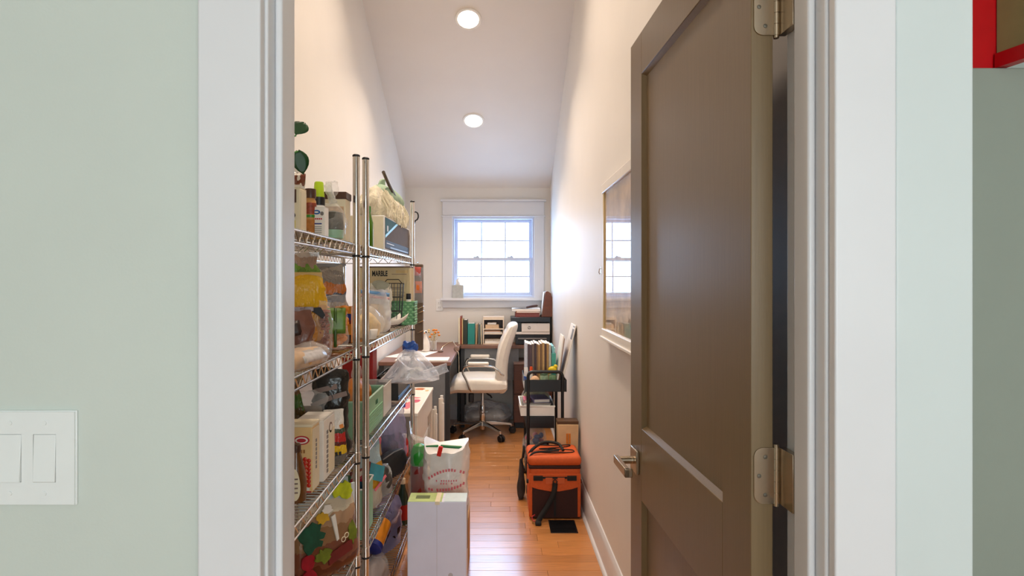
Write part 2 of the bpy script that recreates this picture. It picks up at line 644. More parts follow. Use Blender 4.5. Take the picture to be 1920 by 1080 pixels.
# ------------------------------------------------------------------ back window
WINM = mat('window_vinyl', (0.60, 0.63, 0.74), rough=0.35, var=0.01)
GLASS = film('window_glass', '#e8f4f6', fac=0.03, rough=0.02, bump=0.0)
wn = struct(bpy.data.objects.new('window_1', None)); C.objects.link(wn)
wn.location = ((WX0 + WX1) / 2, YB, WZ0)
ww, wh = WX1 - WX0, WZ1 - WZ0
hx = ww / 2
k = MB()
for s in (-1, 1):
    k.box(min(s * hx, s * (hx - 0.02)), max(s * hx, s * (hx - 0.02)), 0.0, 0.13, 0, wh)
k.box(-hx + 0.02, hx - 0.02, 0, 0.13, wh - 0.02, wh).box(-hx + 0.02, hx - 0.02, 0, 0.13, 0, 0.02)
k.build('window_frame', WINM, wn)
mid = wh * 0.475
def sash(y0, z0, z1, nm):
    xa, xb = -hx + 0.021, hx - 0.021
    st = 0.030
    s = MB().box(xa, xa + st, y0, y0 + 0.03, z0, z1).box(xb - st, xb, y0, y0 + 0.03, z0, z1)
    s.box(xa + st, xb - st, y0, y0 + 0.03, z0, z0 + st).box(xa + st, xb - st, y0, y0 + 0.03, z1 - st, z1)
    so = s.build(nm, WINM, wn, bevel=0.002)
    gx0, gx1, gz0, gz1 = xa + st, xb - st, z0 + st, z1 - st
    bw = 0.013
    for i in (1, 2):
        xc = gx0 + (gx1 - gx0) * i / 3
        MB().box(xc - bw / 2, xc + bw / 2, y0 + 0.006, y0 + 0.024, gz0, gz1).build('muntin', WINM, so)
    zc = (gz0 + gz1) / 2
    for i in range(3):
        a = gx0 + (gx1 - gx0) * i / 3 + (bw / 2 if i else 0)
        b = gx0 + (gx1 - gx0) * (i + 1) / 3 - (bw / 2 if i < 2 else 0)
        MB().box(a, b, y0 + 0.006, y0 + 0.024, zc - bw / 2, zc + bw / 2).build('muntin', WINM, so)
        MB().box(a, b, y0 + 0.013, y0 + 0.017, gz0, zc - bw / 2).build('pane', GLASS, so)
        MB().box(a, b, y0 + 0.013, y0 + 0.017, zc + bw / 2, gz1).build('pane', GLASS, so)
    return so
s1 = sash(0.045, 0.021, mid + 0.018, 'lower_sash')
sash(0.080, mid - 0.018, wh - 0.021, 'upper_sash')
for xx in (-0.17, 0.17):
    lk = MB().box(xx - 0.03, xx + 0.03, 0.048, 0.072, mid + 0.018, mid + 0.030).bar((xx, 0.055, mid + 0.030), (xx + 0.02, 0.045, mid + 0.036), 0.006)
    lk.build('sash_lock', WINM, s1, bevel=0.002)
# casing of the window
trim(12, MB().box(-0.546, WX0 + 0.004, YB - 0.018, YB, WZ0 - 0.005, WZ1 + 0.012))
trim(13, MB().box(WX1 - 0.004, 0.4615, YB - 0.018, YB, WZ0 - 0.005, WZ1 + 0.012))
hd = MB().box(-0.546, 0.4615, YB - 0.022, YB, WZ1 + 0.012, WZ1 + 0.150)
hd.box(-0.560, 0.4755, YB - 0.034, YB, WZ1 + 0.0, WZ1 + 0.012)
hd.box(-0.565, 0.4805, YB - 0.042, YB, WZ1 + 0.150, WZ1 + 0.172)
trim(14, hd)
trim(15, MB().box(-0.565, 0.4805, YB - 0.062, YB + 0.045, WZ0 - 0.028, WZ0 - 0.003))
trim(16, MB().box(-0.546, 0.4615, YB - 0.018, YB, WZ0 - 0.100, WZ0 - 0.028))

# ------------------------------------------------------------------ ceiling lights (recessed cans)
def can_light(y, label, slope=True, x=-0.205, energy=11.4, spread=112):
    z = ceil_z(y) if slope else ZT
    ang = -math.atan(0.5) if slope else 0
    t = thing('recessed_light', label, 'ceiling light', (x, y, z), rot=(ang, 0, 0), group='recessed ceiling lights')
    n = 36
    MB().lathe([(0.072, -0.001), (0.074, -0.005), (0.090, -0.006), (0.094, -0.002), (0.094, 0.004)], n=n).build('trim_ring', WHITEP, t)
    MB().lathe([(0.02, -0.0085), (0.055, -0.0075), (0.0725, -0.0062), (0.0725, 0.0)], n=n).build('lens', LAMPM, t)
    d = bpy.data.lights.new('can_lamp', 'AREA')
    d.shape = 'DISK'; d.size = 0.14; d.energy = energy; d.color = (1.0, 0.82, 0.66); d.spread = R(spread)
    lo = bpy.data.objects.new('can_lamp', d); C.objects.link(lo)
    lo.parent = t; lo.location = (0, 0, -0.020)
    lo.rotation_euler.x = -ang * 0.7          # the lamps swivel in their housings to shine nearly straight down
    return t
can_light(4.285, 'round recessed ceiling light higher up the slope, nearer the door')
can_light(5.22, 'round recessed ceiling light lower down the slope, nearer the window')
can_light(3.35, 'round recessed ceiling light high above the near wire shelves')
can_light(2.0, 'unseen round recessed ceiling light added in the flat ceiling inside the door', slope=False, energy=17.0, spread=140)  # out of view, added to brighten the door, upper wall and near shelves

# ------------------------------------------------------------------ door leaf, hinges and lever
dr = struct(bpy.data.objects.new('door_1', None)); C.objects.link(dr)
dr.location = (0.4015, 0.972, 0.012)
dr.rotation_euler = (0, 0, R(1.9))
DW, DT, DH = 0.762, 0.0353, 2.03
def dpart(name, y0, y1, z0, z1, x0=0.0, x1=DT):
    return MB().box(x0, x1, y0, y1, z0, z1).build(name, DOORM, dr, bevel=0.0012)
ST = 0.113
dpart('stile', 0, ST, 0, DH)
dpart('stile', DW - ST, DW, 0, DH)
for z0, z1 in ((0, 0.20), (0.79, 0.98), (DH - 0.112, DH)):
    dpart('rail', ST, DW - ST, z0, z1)
for z0, z1 in ((0.20, 0.79), (0.98, DH - 0.112)):
    b = 0.008
    # flat panel with a small sloped bead around it
    MB().box(0.0125, DT - 0.0125, ST - 0.003, DW - ST + 0.003, z0 - 0.003, z1 + 0.003).build('panel', DOORM, dr)
    bead = MB()
    for ya, yb2, n in ((ST, ST + b, 0), (DW - ST - b, DW - ST, 1)):
        q = [(0.002, ya), (0.0125, yb2), (0.0125, ya)] if n == 0 else [(0.002, yb2), (0.0125, yb2), (0.0125, ya)]
        bead._add([(p[0], p[1], z) for z in (z0, z1) for p in q], [(0, 1, 2), (5, 4, 3), (0, 3, 4, 1), (1, 4, 5, 2), (2, 5, 3, 0)])
    for za, zb, n in ((z0, z0 + b, 0), (z1 - b, z1, 1)):
        q = [(0.002, za), (0.0125, zb), (0.0125, za)] if n == 0 else [(0.002, zb), (0.0125, zb), (0.0125, za)]
        bead._add([(p[0], yy, p[1]) for yy in (ST, DW - ST) for p in q], [(0, 1, 2), (5, 4, 3), (0, 3, 4, 1), (1, 4, 5, 2), (2, 5, 3, 0)])
    bead.build('panel_bead', DOORM, dr)
# lever on the visible face, near the free edge
HZL, HYL = 0.883, DW - 0.062
rose = MB().box(-0.009, 0.0, HYL - 0.032, HYL + 0.032, HZL - 0.032, HZL + 0.032).build('lever_rose', NICKEL, dr, bevel=0.002)
MB().bar((-0.009, HYL, HZL), (-0.050, HYL, HZL), 0.0105, n=20).build('lever_neck', NICKEL, rose, bevel=0.001)
lv = MB().box(-0.060, -0.047, HYL - 0.118, HYL + 0.013, HZL - 0.011, HZL + 0.011)
lv.box(-0.060, -0.040, HYL - 0.118, HYL - 0.108, HZL - 0.011, HZL + 0.011)
lv.build('lever_handle', NICKEL, rose, bevel=0.002)
MB().box(0.008, 0.028, DW, DW + 0.0015, HZL - 0.03, HZL + 0.03).build('latch_plate', NICKEL, dr, bevel=0.0005)
# hinges: leaf on the door edge, knuckle, leaf on the jamb
for hz in (0.32, 1.063, 1.805):
    hh = 0.0445
    n = 8
    rr = 0.015
    pl = [(0.0365, hz - hh), (0.0365, hz + hh)]
    for a in range(n + 1):
        an = PI / 2 + a / n * PI / 2
        pl.append((0.004 + rr + rr * math.cos(an), hz + hh - rr + rr * math.sin(an)))
    for a in range(n + 1):
        an = PI + a / n * PI / 2
        pl.append((0.004 + rr + rr * math.cos(an), hz - hh + rr + rr * math.sin(an)))
    hg = MB().prism(pl, -0.0025, 0.0, 'Y').build('hinge_leaf', NICKEL, dr, bevel=0.0004)
    sc = MB()
    for dz, dx in ((-0.030, 0.022), (0.0, 0.012), (0.030, 0.022)):
        sc.lathe([(0.0035, 0), (0.003, 0.0008), (0.001, 0.001)], (dx, -0.0025, hz + dz), n=10, rot=(PI / 2, 0, 0))
    sc.build('hinge_screw', mat('screw_steel', '#6f6a60', rough=0.4, metal=1), hg)
    kn = MB()
    for i in range(5):
        z0 = hz - hh + i * 2 * hh / 5
        kn.bar((0.0405, 0.000, z0 + 0.0006), (0.0405, 0.000, z0 + 2 * hh / 5 - 0.0006), 0.0055, n=14)
    kn.bar((0.0405, 0.0, hz - hh - 0.004), (0.0405, 0.0, hz + hh + 0.005), 0.0045, n=12)
    kn.build('hinge_knuckle', NICKEL, hg)
    MB().box(0.0445, 0.0560, -0.044, 0.002, hz - hh, hz + hh).build('jamb_leaf', NICKEL, hg, bevel=0.0004)

# ------------------------------------------------------------------ hall: switch plate, red framed panel
sw = thing('light_switch', 'white double rocker switch plate on the pale green hall wall', 'light switch', (XP(57, YF0), YF0, ZP(857, YF0)))
pw_, ph_ = 0.0645 * 1.02, 0.0645
SWM = mat('switch_white', (0.80, 0.82, 0.81), rough=0.35, var=0.01)
pm = MB()
def frame_rect(pm, X0, X1, Z0, Z1, holes, y0, y1):
    xs = sorted({X0, X1, *[h[0] for h in holes], *[h[1] for h in holes]})
    zs = sorted({Z0, Z1, *[h[2] for h in holes], *[h[3] for h in holes]})
    for a, b in zip(xs, xs[1:]):
        for c, d in zip(zs, zs[1:]):
            if not any(h[0] <= a and b <= h[1] and h[2] <= c and d <= h[3] for h in holes):
                pm.box(a, b, y0, y1, c, d)
rk = [(-0.040, -0.008, -0.0335, 0.0335), (0.008, 0.040, -0.0335, 0.0335)]
frame_rect(pm, -pw_, pw_, -ph_, ph_, rk, -0.006, 0)
po = pm.build('switch_plate', SWM, sw)
MB().box(-pw_ - 0.0015, pw_ + 0.0015, -0.0035, 0, -ph_ - 0.0015, ph_ + 0.0015).build('back_rim', SWM, sw, bevel=0.001)
for i, (a, b, c, d) in enumerate(rk):
    t_ = 0.0015 if i == 0 else -0.0005
    r_ = MB().prism([(-0.004, c + 0.0007), (-0.0085 - t_, c + 0.0007), (-0.0055, d - 0.0007), (-0.004, d - 0.0007)], a + 0.0007, b - 0.0007, 'X')
    r_.build('rocker', SWM, sw, bevel=0.0006)
    for zz in (-0.049, 0.049):
        s_ = MB().lathe([(0.0032, 0), (0.0030, 0.0012), (0.001, 0.0014)], ((a + b) / 2, -0.006, zz), n=12, rot=(PI / 2, 0, 0)).build('plate_screw', SWM, sw)

RED = mat('red_lacquer', '#c20612', rough=0.3, var=0.04)
BEIGE = mat('beige_board', '#9a8d5d', rough=0.7, var=0.05)
y0 = 1.372
rx0, rx1 = XP(1790, y0), XP(1871, y0)
rf = thing('red_picture', 'beige board in a red wooden frame standing on the grey green stub wall', 'picture', (rx1, y0, 1.856))
MB().box(rx0 - rx1, 0, 0, 0.05, 0, 0.62).build('stile', RED, rf, bevel=0.003)
ra = R(-78)
q = bpy.data.objects.new('rail', MB().box(0.002, 0.62, -0.012, 0.012, 0.0, 0.032).mesh('rail', RED)); C.objects.link(q)
q.parent = rf; q.rotation_euler = (0, 0, ra); q.location = (0.0, 0.0, 0.001)
q2 = bpy.data.objects.new('board', MB().box(0.002, 0.62, -0.005, 0.005, 0.032, 0.60).mesh('board', BEIGE)); C.objects.link(q2)
q2.parent = rf; q2.rotation_euler = (0, 0, ra); q2.location = (0.0, 0.0, 0.001)

# ------------------------------------------------------------------ right wall: hanging print, hook
FR = mat('frame_cream', '#efe7dc', rough=0.4, var=0.02)
PRN = mat('map_print', '#b99a72', rough=0.5, var=0.35, scale=9, coat=1.0, crough=0.012)
GOLDF = mat('frame_edge', '#d8c08c', rough=0.4, var=0.05)
pf = thing('framed_print', 'glazed tan print in a cream frame on the wall beside the open door', 'picture', (XR - 0.002, 1.95, 1.12))
FL = 2.865 - 1.95
MB().box(-0.020, 0, 0.004, FL - 0.004, 0.012, 0.690).build('backing', FR, pf)
MB().box(-0.0235, -0.020, 0.02, FL - 0.02, 0.03, 0.68).build('print', PRN, pf)
for y0 in (0, FL - 0.02):
    MB().box(-0.030, -0.0205, y0, y0 + 0.02, 0.012, 0.69).build('side_bar', GOLDF, pf, bevel=0.002)
MB().box(-0.034, -0.0005, -0.012, FL + 0.012, 0.668, 0.712).build('top_bar', FR, pf, bevel=0.004)
MB().box(-0.034, -0.0005, -0.012, FL + 0.012, 0.0, 0.040).build('bottom_bar', FR, pf, bevel=0.004)
MB().box(-0.042, -0.0005, -0.018, FL + 0.018, -0.008, 0.004).build('ledge', FR, pf, bevel=0.002)
hk = thing('wall_hook', 'tiny brass nail hook in the bare wall beyond the picture', 'hook', (XR, 3.09, ZP(508, 3.09)))
MB().tube([(0, 0, 0.012), (-0.010, 0, 0.010), (-0.013, 0, -0.008), (-0.008, 0, -0.016), (-0.004, 0, -0.012)], 0.0022, 8).build('hook_wire', NICKEL, hk)
MB().box(-0.002, 0, -0.006, 0.006, -0.018, 0.022).build('hook_plate', NICKEL, hk, bevel=0.0008)

# outlet left of the window sill
ou = thing('wall_outlet', 'white electrical outlet plate on the back wall beside the window sill', 'outlet', (XP(824, YB), YB, ZP(572, YB)))
MB().box(-0.036, 0.036, -0.006, 0, -0.058, 0.058).build('cover_plate', WHITEP, ou, bevel=0.002)
for z in (-0.022, 0.022):
    so = MB().box(-0.017, 0.017, -0.008, -0.006, z - 0.015, z + 0.015).build('socket', WHITEP, ou, bevel=0.003)
    MB().box(-0.008, -0.006, -0.0086, -0.0079, z - 0.006, z + 0.006).box(0.006, 0.008, -0.0086, -0.0079, z - 0.006, z + 0.006).build('slot', INK, so)
# floor register
fv = thing('floor_register', 'black metal air vent set in the floor in front of the orange cooler', 'floor vent', (0.366, 3.44, 0.0))
MB().box(-0.075, 0.075, -0.005, 0.0, 0, 0.004).box(-0.075, 0.075, 0.165, 0.17, 0, 0.004).box(-0.075, -0.068, 0, 0.165, 0, 0.004).box(0.068, 0.075, 0, 0.165, 0, 0.004).build('vent_frame', BLKMET, fv)
for i in range(14):
    MB().box(-0.068, 0.068, 0.003 + i * 0.0117, 0.008 + i * 0.0117, 0.0, 0.003).build('louver', BLKMET, fv)
MB().box(-0.068, 0.068, 0, 0.165, 0.0, 0.0008).build('vent_pan', BLKMET, fv)
fv.location.y = 3.36
# ------------------------------------------------------------------ chrome wire shelving
SHELF_Z = (1.508, 1.146, 0.783, 0.420, 0.065)
SURF = [z + 0.0065 for z in SHELF_Z]          # where things stand
TOP, S2, S3, S4, S5 = SURF


def wire_unit(label, xf, xb, y0, y1, post_h):
    t = thing('wire_shelf_unit', label, 'shelf unit', (xf, y0, 0), group='chrome wire shelf units')
    D, W = xb - xf, y1 - y0       # D is negative: shelves reach back towards the wall
    for (px, py) in ((0, 0), (0, W), (D, 0), (D, W)):
        p = MB().bar((px, py, 0.03), (px, py, post_h - 0.006), 0.0125, n=16).build('post', CHROME, t)
        MB().lathe([(0.0125, -0.006), (0.0135, -0.004), (0.0135, 0.0), (0.010, 0.003)], (px, py, post_h), n=16).build('post_cap', BLACK, p)
        MB().lathe([(0.018, 0.0), (0.018, 0.008), (0.008, 0.012), (0.008, 0.03)], (px, py, 0.0), n=14).build('levelling_foot', BLACK, p)
    for z in SHELF_Z:
        s = MB()
        zt, zb = z, z - 0.031
        rr = 0.0031
        c = [(0, 0.014), (0, W - 0.014)], [(D, 0.014), (D, W - 0.014)]
        for x in (0, D):
            s.bar((x, 0.012, zt), (x, W - 0.012, zt), rr).bar((x, 0.012, zb), (x, W - 0.012, zb), rr)
            n = int(W / 0.056)
            st = (W - 0.03) / n
            for i in range(n):
                a = 0.015 + i * st
                s.bar((x, a, zb), (x, a + st / 2, zt), 0.0019, n=5).bar((x, a + st / 2, zt), (x, a + st, zb), 0.0019, n=5)
        for yy in (0, W):
            s.bar((-0.012, yy, zt), (D + 0.012, yy, zt), rr).bar((-0.012, yy, zb), (D + 0.012, yy, zb), rr)
            n = 6
            st = (-D - 0.03) / n
            for i in range(n):
                a = -0.015 - i * st
                s.bar((a, yy, zb), (a - st / 2, yy, zt), 0.0019, n=5).bar((a - st / 2, yy, zt), (a - st, yy, zb), 0.0019, n=5)
        for k in (0.25, 0.5, 0.75):
            s.bar((D * k, 0, zt - 0.005), (D * k, W, zt - 0.005), 0.0028, n=6)
        so = s.build('shelf', CHROME, t)
        dk = MB()
        nw = int(W / 0.0215)
        for i in range(1, nw):
            yy = W * i / nw
            dk.bar((0.0, yy, zt + 0.003), (D, yy, zt + 0.003), 0.0021, n=5)
        do = dk.build('wire_deck', CHROME, so)
        do['kind'] = 'stuff'
        for (px, py) in ((0, 0), (0, W), (D, 0), (D, W)):
            MB().lathe([(0.0130, -0.036), (0.0150, -0.035), (0.0142, -0.001), (0.0130, 0.0)], (px, py, z), n=14).build('corner_sleeve', CHROME, so)
            MB().lathe([(0.0128, -0.043), (0.0150, -0.042), (0.0150, -0.037), (0.0128, -0.036)], (px, py, z), n=14).build('split_sleeve', BLACK, so)
    return t


wire_unit('chrome wire shelf unit nearest the door, packed with snacks and cartons', -0.4955, -0.875, 1.236, 2.150, 1.822)
wire_unit('chrome wire shelf unit further along, holding baskets and plastic bags', -0.4780, -0.865, 2.222, 3.440, 1.826)

# ------------------------------------------------------------------ packaging materials
CREAM = mat('cream_card', '#e6d9bb', rough=0.55, var=0.04)
WHITEC = mat('white_card', '#ece7de', rough=0.5, var=0.03)
KRAFT = mat('kraft_card', '#b78a58', rough=0.75, var=0.08)
TANC = mat('tan_card', '#cdb37e', rough=0.6, var=0.05)
BROWN = mat('brown_print', '#4a2a1c', rough=0.4, var=0.1)
MAROON = mat('maroon_print', '#6d1f1d', rough=0.4, var=0.1)
BLUE = mat('blue_print', '#2c63a4', rough=0.4)
NAVY = mat('navy_print', '#1f2c78', rough=0.35)
TEAL = mat('teal_print', '#17565e', rough=0.7)
AQUA = mat('aqua_print', '#7fc3cc', rough=0.4)
LIME = mat('lime_cap', '#b4d418', rough=0.35, var=0.03)
GREEN = mat('green_print', '#3d8a2c', rough=0.35, var=0.12)
LEAF = mat('leaf_green', '#16491d', rough=0.4, var=0.3, scale=20)
MINT = mat('mint_plastic', '#8fbf9c', rough=0.4, var=0.04)
WEAVE = mat('green_weave', '#5f9a67', rough=0.5, var=0.10, scale=60)
YELLOW = mat('yellow_print', '#e2a80e', rough=0.3, var=0.08)
ORANGE = mat('orange_food', '#d9801f', rough=0.45, var=0.18)
REDP = mat('red_print', '#c62a17', rough=0.35, var=0.08)
REDDEEP = mat('red_box', '#a81712', rough=0.4, var=0.08)
PINK = mat('pink_print', '#e0707c', rough=0.4, var=0.08)
GREYP = mat('grey_print', '#76726f', rough=0.45, var=0.1)
DARKB = mat('dark_bag', '#26221f', rough=0.25, var=0.25, bump=0.4, bscale=40)
TAPE = mat('brown_tape', '#7d665b', rough=0.5, var=0.1)
PURPLE = mat('purple_print', '#4b4aa0', rough=0.4, var=0.1)
CLEAR = film('clear_film', '#f6f4f0', fac=0.20, rough=0.08, nscale=14)
CLEARB = film('clear_film_bluish', '#eef0f8', fac=0.40, rough=0.07, nscale=8, bump=0.8)
CLEARP = film('clear_film_violet', '#b9b6e6', fac=0.40, rough=0.1, nscale=9)
HAZE = film('frosted_plastic', '#ece9e2', fac=0.50, rough=0.3, nscale=12, bump=0.1)
SNACK = mat('baked_snack', '#b5732f', rough=0.7, var=0.3, scale=60)
PRETZ = mat('pretzel', '#8b3d12', rough=0.45, var=0.25, scale=60)
VEG = mat('veg_snack', '#5d7d22', rough=0.6, var=0.3, scale=40)
BREAD = mat('bread_crust', '#cf9d5f', rough=0.75, var=0.2, scale=25)
CHOC = mat('choc_wrapper', '#6e4234', rough=0.3, var=0.15, bump=0.3, bscale=30)


def bottle(name, label, cat, loc, prof, body_m, cap, cap_m, bands=(), n=20):
    t = thing(name, label, cat, loc)
    MB().lathe(prof, n=n).build('body', body_m, t)
    MB().lathe(cap, n=n).build('cap', cap_m, t)
    for (r0, z0, z1, m) in bands:
        MB().lathe([(r0, z0), (r0 + 0.0006, z0 + 0.0005), (r0 + 0.0006, z1 - 0.0005), (r0, z1)], n=n).build('label_band', m, t)
    return t


# ================================================================== near unit, top shelf
# leafy plant whose leaf tip shows past the door frame
pl = thing('potted_plant', 'dark green leafy plant peeking past the door frame above the top shelf', 'plant', (-0.598, 1.42, TOP))
MB().lathe([(0.032, 0), (0.036, 0.004), (0.045, 0.075), (0.047, 0.08), (0.043, 0.08), (0.040, 0.070), (0.005, 0.068)], n=24).build('pot', WHITEC, pl)
stem = MB()
leaf_spots = [((0.0, 0.0, 0.07), (0.075, 0.17, 0.245)), ((0.0, 0, 0.07), (0.078, 0.175, 0.205)), ((0, 0, 0.07), (-0.05, 0.0, 0.26)), ((0, 0, 0.07), (-0.02, -0.05, 0.20))]
for a, b in leaf_spots:
    mid_ = ((a[0] + b[0]) * 0.35, (a[1] + b[1]) * 0.3, b[2] * 0.72)
    stem.tube([a, mid_, b], 0.0022, 6)
stem.build('stem', GREEN, pl)
for i, (a, b) in enumerate(leaf_spots):
    dirv = (0.16, 0.20, (0.45, -0.75, 0.2, -0.4)[i])
    d = Vector(dirv).normalized() * (0.052 if i < 2 else 0.06)
    sd = d.cross(Vector((0.3, -0.9, 0.2))).normalized() * 0.022
    lf = MB().grid(lambda u, v: Vector(b) + d * v + sd * (2 * u - 1) * math.sin(PI * min(max(v, 0.02), 0.99)) ** 0.7 + Vector((0, 0, -0.01 * v * v + 0.004 * abs(2 * u - 1))), 4, 7)
    lf.build('leaf', LEAF, pl, solid=0.0012)

t, a, b, h = carton('snack_carton', 'cream carton with brown panel and dark oval, beside the door frame', 'box', -0.640, -0.548, 1.70, 1.76, TOP, TOP + 0.128, CREAM)
plate_y(t, 'brown_panel', 0.006, a - 0.010, 0.085, 0.122, -b, BROWN)
disc_y(t, 'dark_oval', 0.018, 0.050, 0.016, 0.011, -b, INK)
plate_y(t, 'pale_panel', 0.000, a - 0.012, 0.006, 0.036, -b, mat('pale_yellow', '#d9c76a', rough=0.5))
plate_x(t, 'side_panel', -b * 0.8, b * 0.8, 0.01, 0.115, a, CREAM)

tb = thing('snack_bag', 'crumpled brown and white bag poking up behind the cream carton', 'bag', (-0.628, 1.85, TOP), 20)
bag(0.09, 0.06, 0.205, 'stand', 3, 0.016).build('pouch', print_mat('crumple_brown', [(0, '#8d5c37'), (0.55, '#e8dccd'), (0.78, '#7a3b22'), (0.9, '#efe6da')], nscale=6, dist=0.2), tb)
MB().box(-0.035, 0.035, -0.002, 0.002, 0.198, 0.212).build('seal', WHITEC, tb)

bottle('spice_jar', 'tan spice jar with a red brown label and dark lid', 'jar', (-0.5585, 1.83, TOP),
       [(0.014, 0), (0.0165, 0.003), (0.0165, 0.105), (0.013, 0.112), (0.013, 0.116)], mat('spice_tan', '#c08a4e', rough=0.35, var=0.15),
       [(0.0160, 0.114), (0.0165, 0.117), (0.0165, 0.139), (0.0150, 0.142)], BROWN,
       [(0.0168, 0.066, 0.100, mat('label_redbrown', '#8c3a22', rough=0.5, var=0.4, scale=120)), (0.0168, 0.056, 0.064, GREEN), (0.0168, 0.012, 0.050, SNACK)])

bottle('spray_bottle', 'white bottle with a tall lime green cap and dark collar', 'bottle', (-0.5695, 1.955, TOP),
       [(0.022, 0), (0.025, 0.004), (0.025, 0.085), (0.020, 0.102), (0.015, 0.110)], WHITEP,
       [(0.0175, 0.133), (0.0175, 0.136), (0.0140, 0.180), (0.0120, 0.183)], LIME,
       [(0.0180, 0.108, 0.134, BLACK), (0.0253, 0.02, 0.075, mat('pale_blue', '#a7bccd', rough=0.4))])

t, a, b, h = carton('medicine_carton', 'small white carton with a blue oval logo and red lines', 'box', -0.5535, -0.5135, 1.822, 1.865, TOP, TOP + 0.088, WHITEC)
disc_y(t, 'blue_oval', -0.004, 0.072, 0.011, 0.0068, -b, BLUE)
disc_y(t, 'white_stroke', -0.004, 0.072, 0.006, 0.0022, -b - 0.0006, WHITEC)
disc_y(t, 'grey_flower', 0.012, 0.068, 0.005, 0.006, -b, GREYP)
for i in range(5):
    plate_y(t, 'red_letter', -0.014 + i * 0.0055, -0.0102 + i * 0.0055, 0.050, 0.0545, -b, REDINK)
plate_y(t, 'navy_line', -0.014, 0.011, 0.036, 0.0395, -b, NAVY)
for z in (0.010, 0.016, 0.022, 0.028):
    plate_y(t, 'grey_line', -0.014, 0.011, z, z + 0.0016, -b, GREYP)

t, a, b, h = carton('storage_box', 'beige box with dark brown rim behind the white carton', 'box', -0.632, -0.512, 2.065, 2.135, TOP, TOP + 0.165, CREAM)
MB().box(-a - 0.003, a + 0.003, -b - 0.003, b + 0.003, h - 0.022, h + 0.003).build('lid', BROWN, t, bevel=0.003)
plate_y(t, 'corner_band', -a + 0.002, -a + 0.012, 0, h - 0.022, -b, BROWN)
plate_y(t, 'picture', -a + 0.018, a - 0.006, 0.07, 0.118, -b, mat('tan_picture', '#c4a07c', rough=0.5, var=0.35, scale=60))

pt_ = thing('tied_bag', 'clear bag with a green base, its twisted top rising beside the chrome posts', 'bag', (-0.532, 1.985, TOP))
bag(0.086, 0.075, 0.185, 'tied', 7, 0.008, freq=26).build('film', CLEAR, pt_)
MB().lathe([(0.024, 0.002), (0.031, 0.006), (0.034, 0.032), (0.005, 0.033)], n=20).build('green_filling', MINT, pt_)
MB().lathe([(0.032, 0.034), (0.034, 0.042), (0.030, 0.088), (0.006, 0.094)], n=20).build('grey_filling', mat('grey_filling', '#5b564c', rough=0.7, var=0.3, scale=80), pt_)
bag(0.030, 0.014, 0.070, 'pillow', 12, 0.006, freq=40, nu=20, nv=10).build('twisted_top', HAZE, pt_, loc=(0.0, 0, 0.118), rot=(0, R(-14), 0))

# ================================================================== near unit, second shelf
vb = thing('snack_bag', 'tall clear bag with a leafy green band at the top of the second shelf', 'bag', (-0.628, 1.962, S2), 24)
bag(0.135, 0.060, 0.315, 'stand', 21, 0.012).build('film', print_mat('veg_bag', [(0, '#7a5a2c'), (0.35, '#9a6a28'), (0.62, '#46651f'), (0.74, '#6f9430'), (0.86, '#a58873'), (0.95, '#c3b4a6')], nscale=6, dist=0.10, rough=0.18), vb)
MB().box(-0.055, 0.055, -0.0025, 0.0025, 0.308, 0.322).build('seal', CLEARB, vb)
for i, (lx, lz, lr) in enumerate(((-0.035, 0.235, 0.5), (0.0, 0.250, 0.1), (0.036, 0.232, -0.5), (0.045, 0.215, -0.8))):
    lf = MB().grid(lambda u, v: Vector(((2 * u - 1) * 0.016 * math.sin(PI * min(max(v, .03), .98)) ** .6, -0.0255 - 0.003 * math.sin(PI * v) + 0.002 * abs(2 * u - 1), 0.046 * (v - 0.5))), 4, 6)
    lf.build('printed_leaf', VEG, vb, loc=(lx, 0, lz), rot=(0, lr, 0), solid=0.0008)

yb = thing('snack_bag', 'yellow foil snack bag with an orange lower half', 'bag', (-0.580, 1.845, S2), 18)
bag(0.125, 0.080, 0.252, 'stand', 31, 0.014).build('pouch', print_mat('yellow_foil', [(0, '#8a4a14'), (0.22, '#b5731c'), (0.42, '#c98a12'), (0.60, '#e0ab16')], nscale=5, dist=0.10, rough=0.3), yb)
MB().box(-0.050, 0.050, -0.0012, 0.0012, 0.238, 0.256).build('crimped_seal', mat('yellow_seal', '#c9950f', rough=0.4), yb)
MB().prism([(0.0, 0.150), (0.045, 0.152), (0.058, 0.128), (0.05, 0.118), (0.020, 0.140)], -0.042, -0.036).build('dark_emblem', INK, yb, bevel=0.001)

pz = thing('pretzel_bag', 'narrow clear bag of red brown pretzel sticks', 'bag', (-0.520, 1.838, S2), 8)
bag(0.048, 0.045, 0.170, 'stand', 41, 0.006, freq=26, nu=28).build('film', CLEAR, pz)
pzm = MB()
rp = random.Random(5)
for i in range(46):
    z = 0.008 + 0.135 * i / 46
    an = rp.uniform(0, PI)
    cx, cy = rp.uniform(-0.006, 0.006), rp.uniform(-0.006, 0.006)
    pzm.bar((cx - 0.013 * math.cos(an), cy - 0.010 * math.sin(an), z), (cx + 0.013 * math.cos(an), cy + 0.010 * math.sin(an), z + rp.uniform(-0.006, 0.006)), 0.0038, n=6)
po_ = pzm.build('pretzels', PRETZ, pz); po_['kind'] = 'stuff'

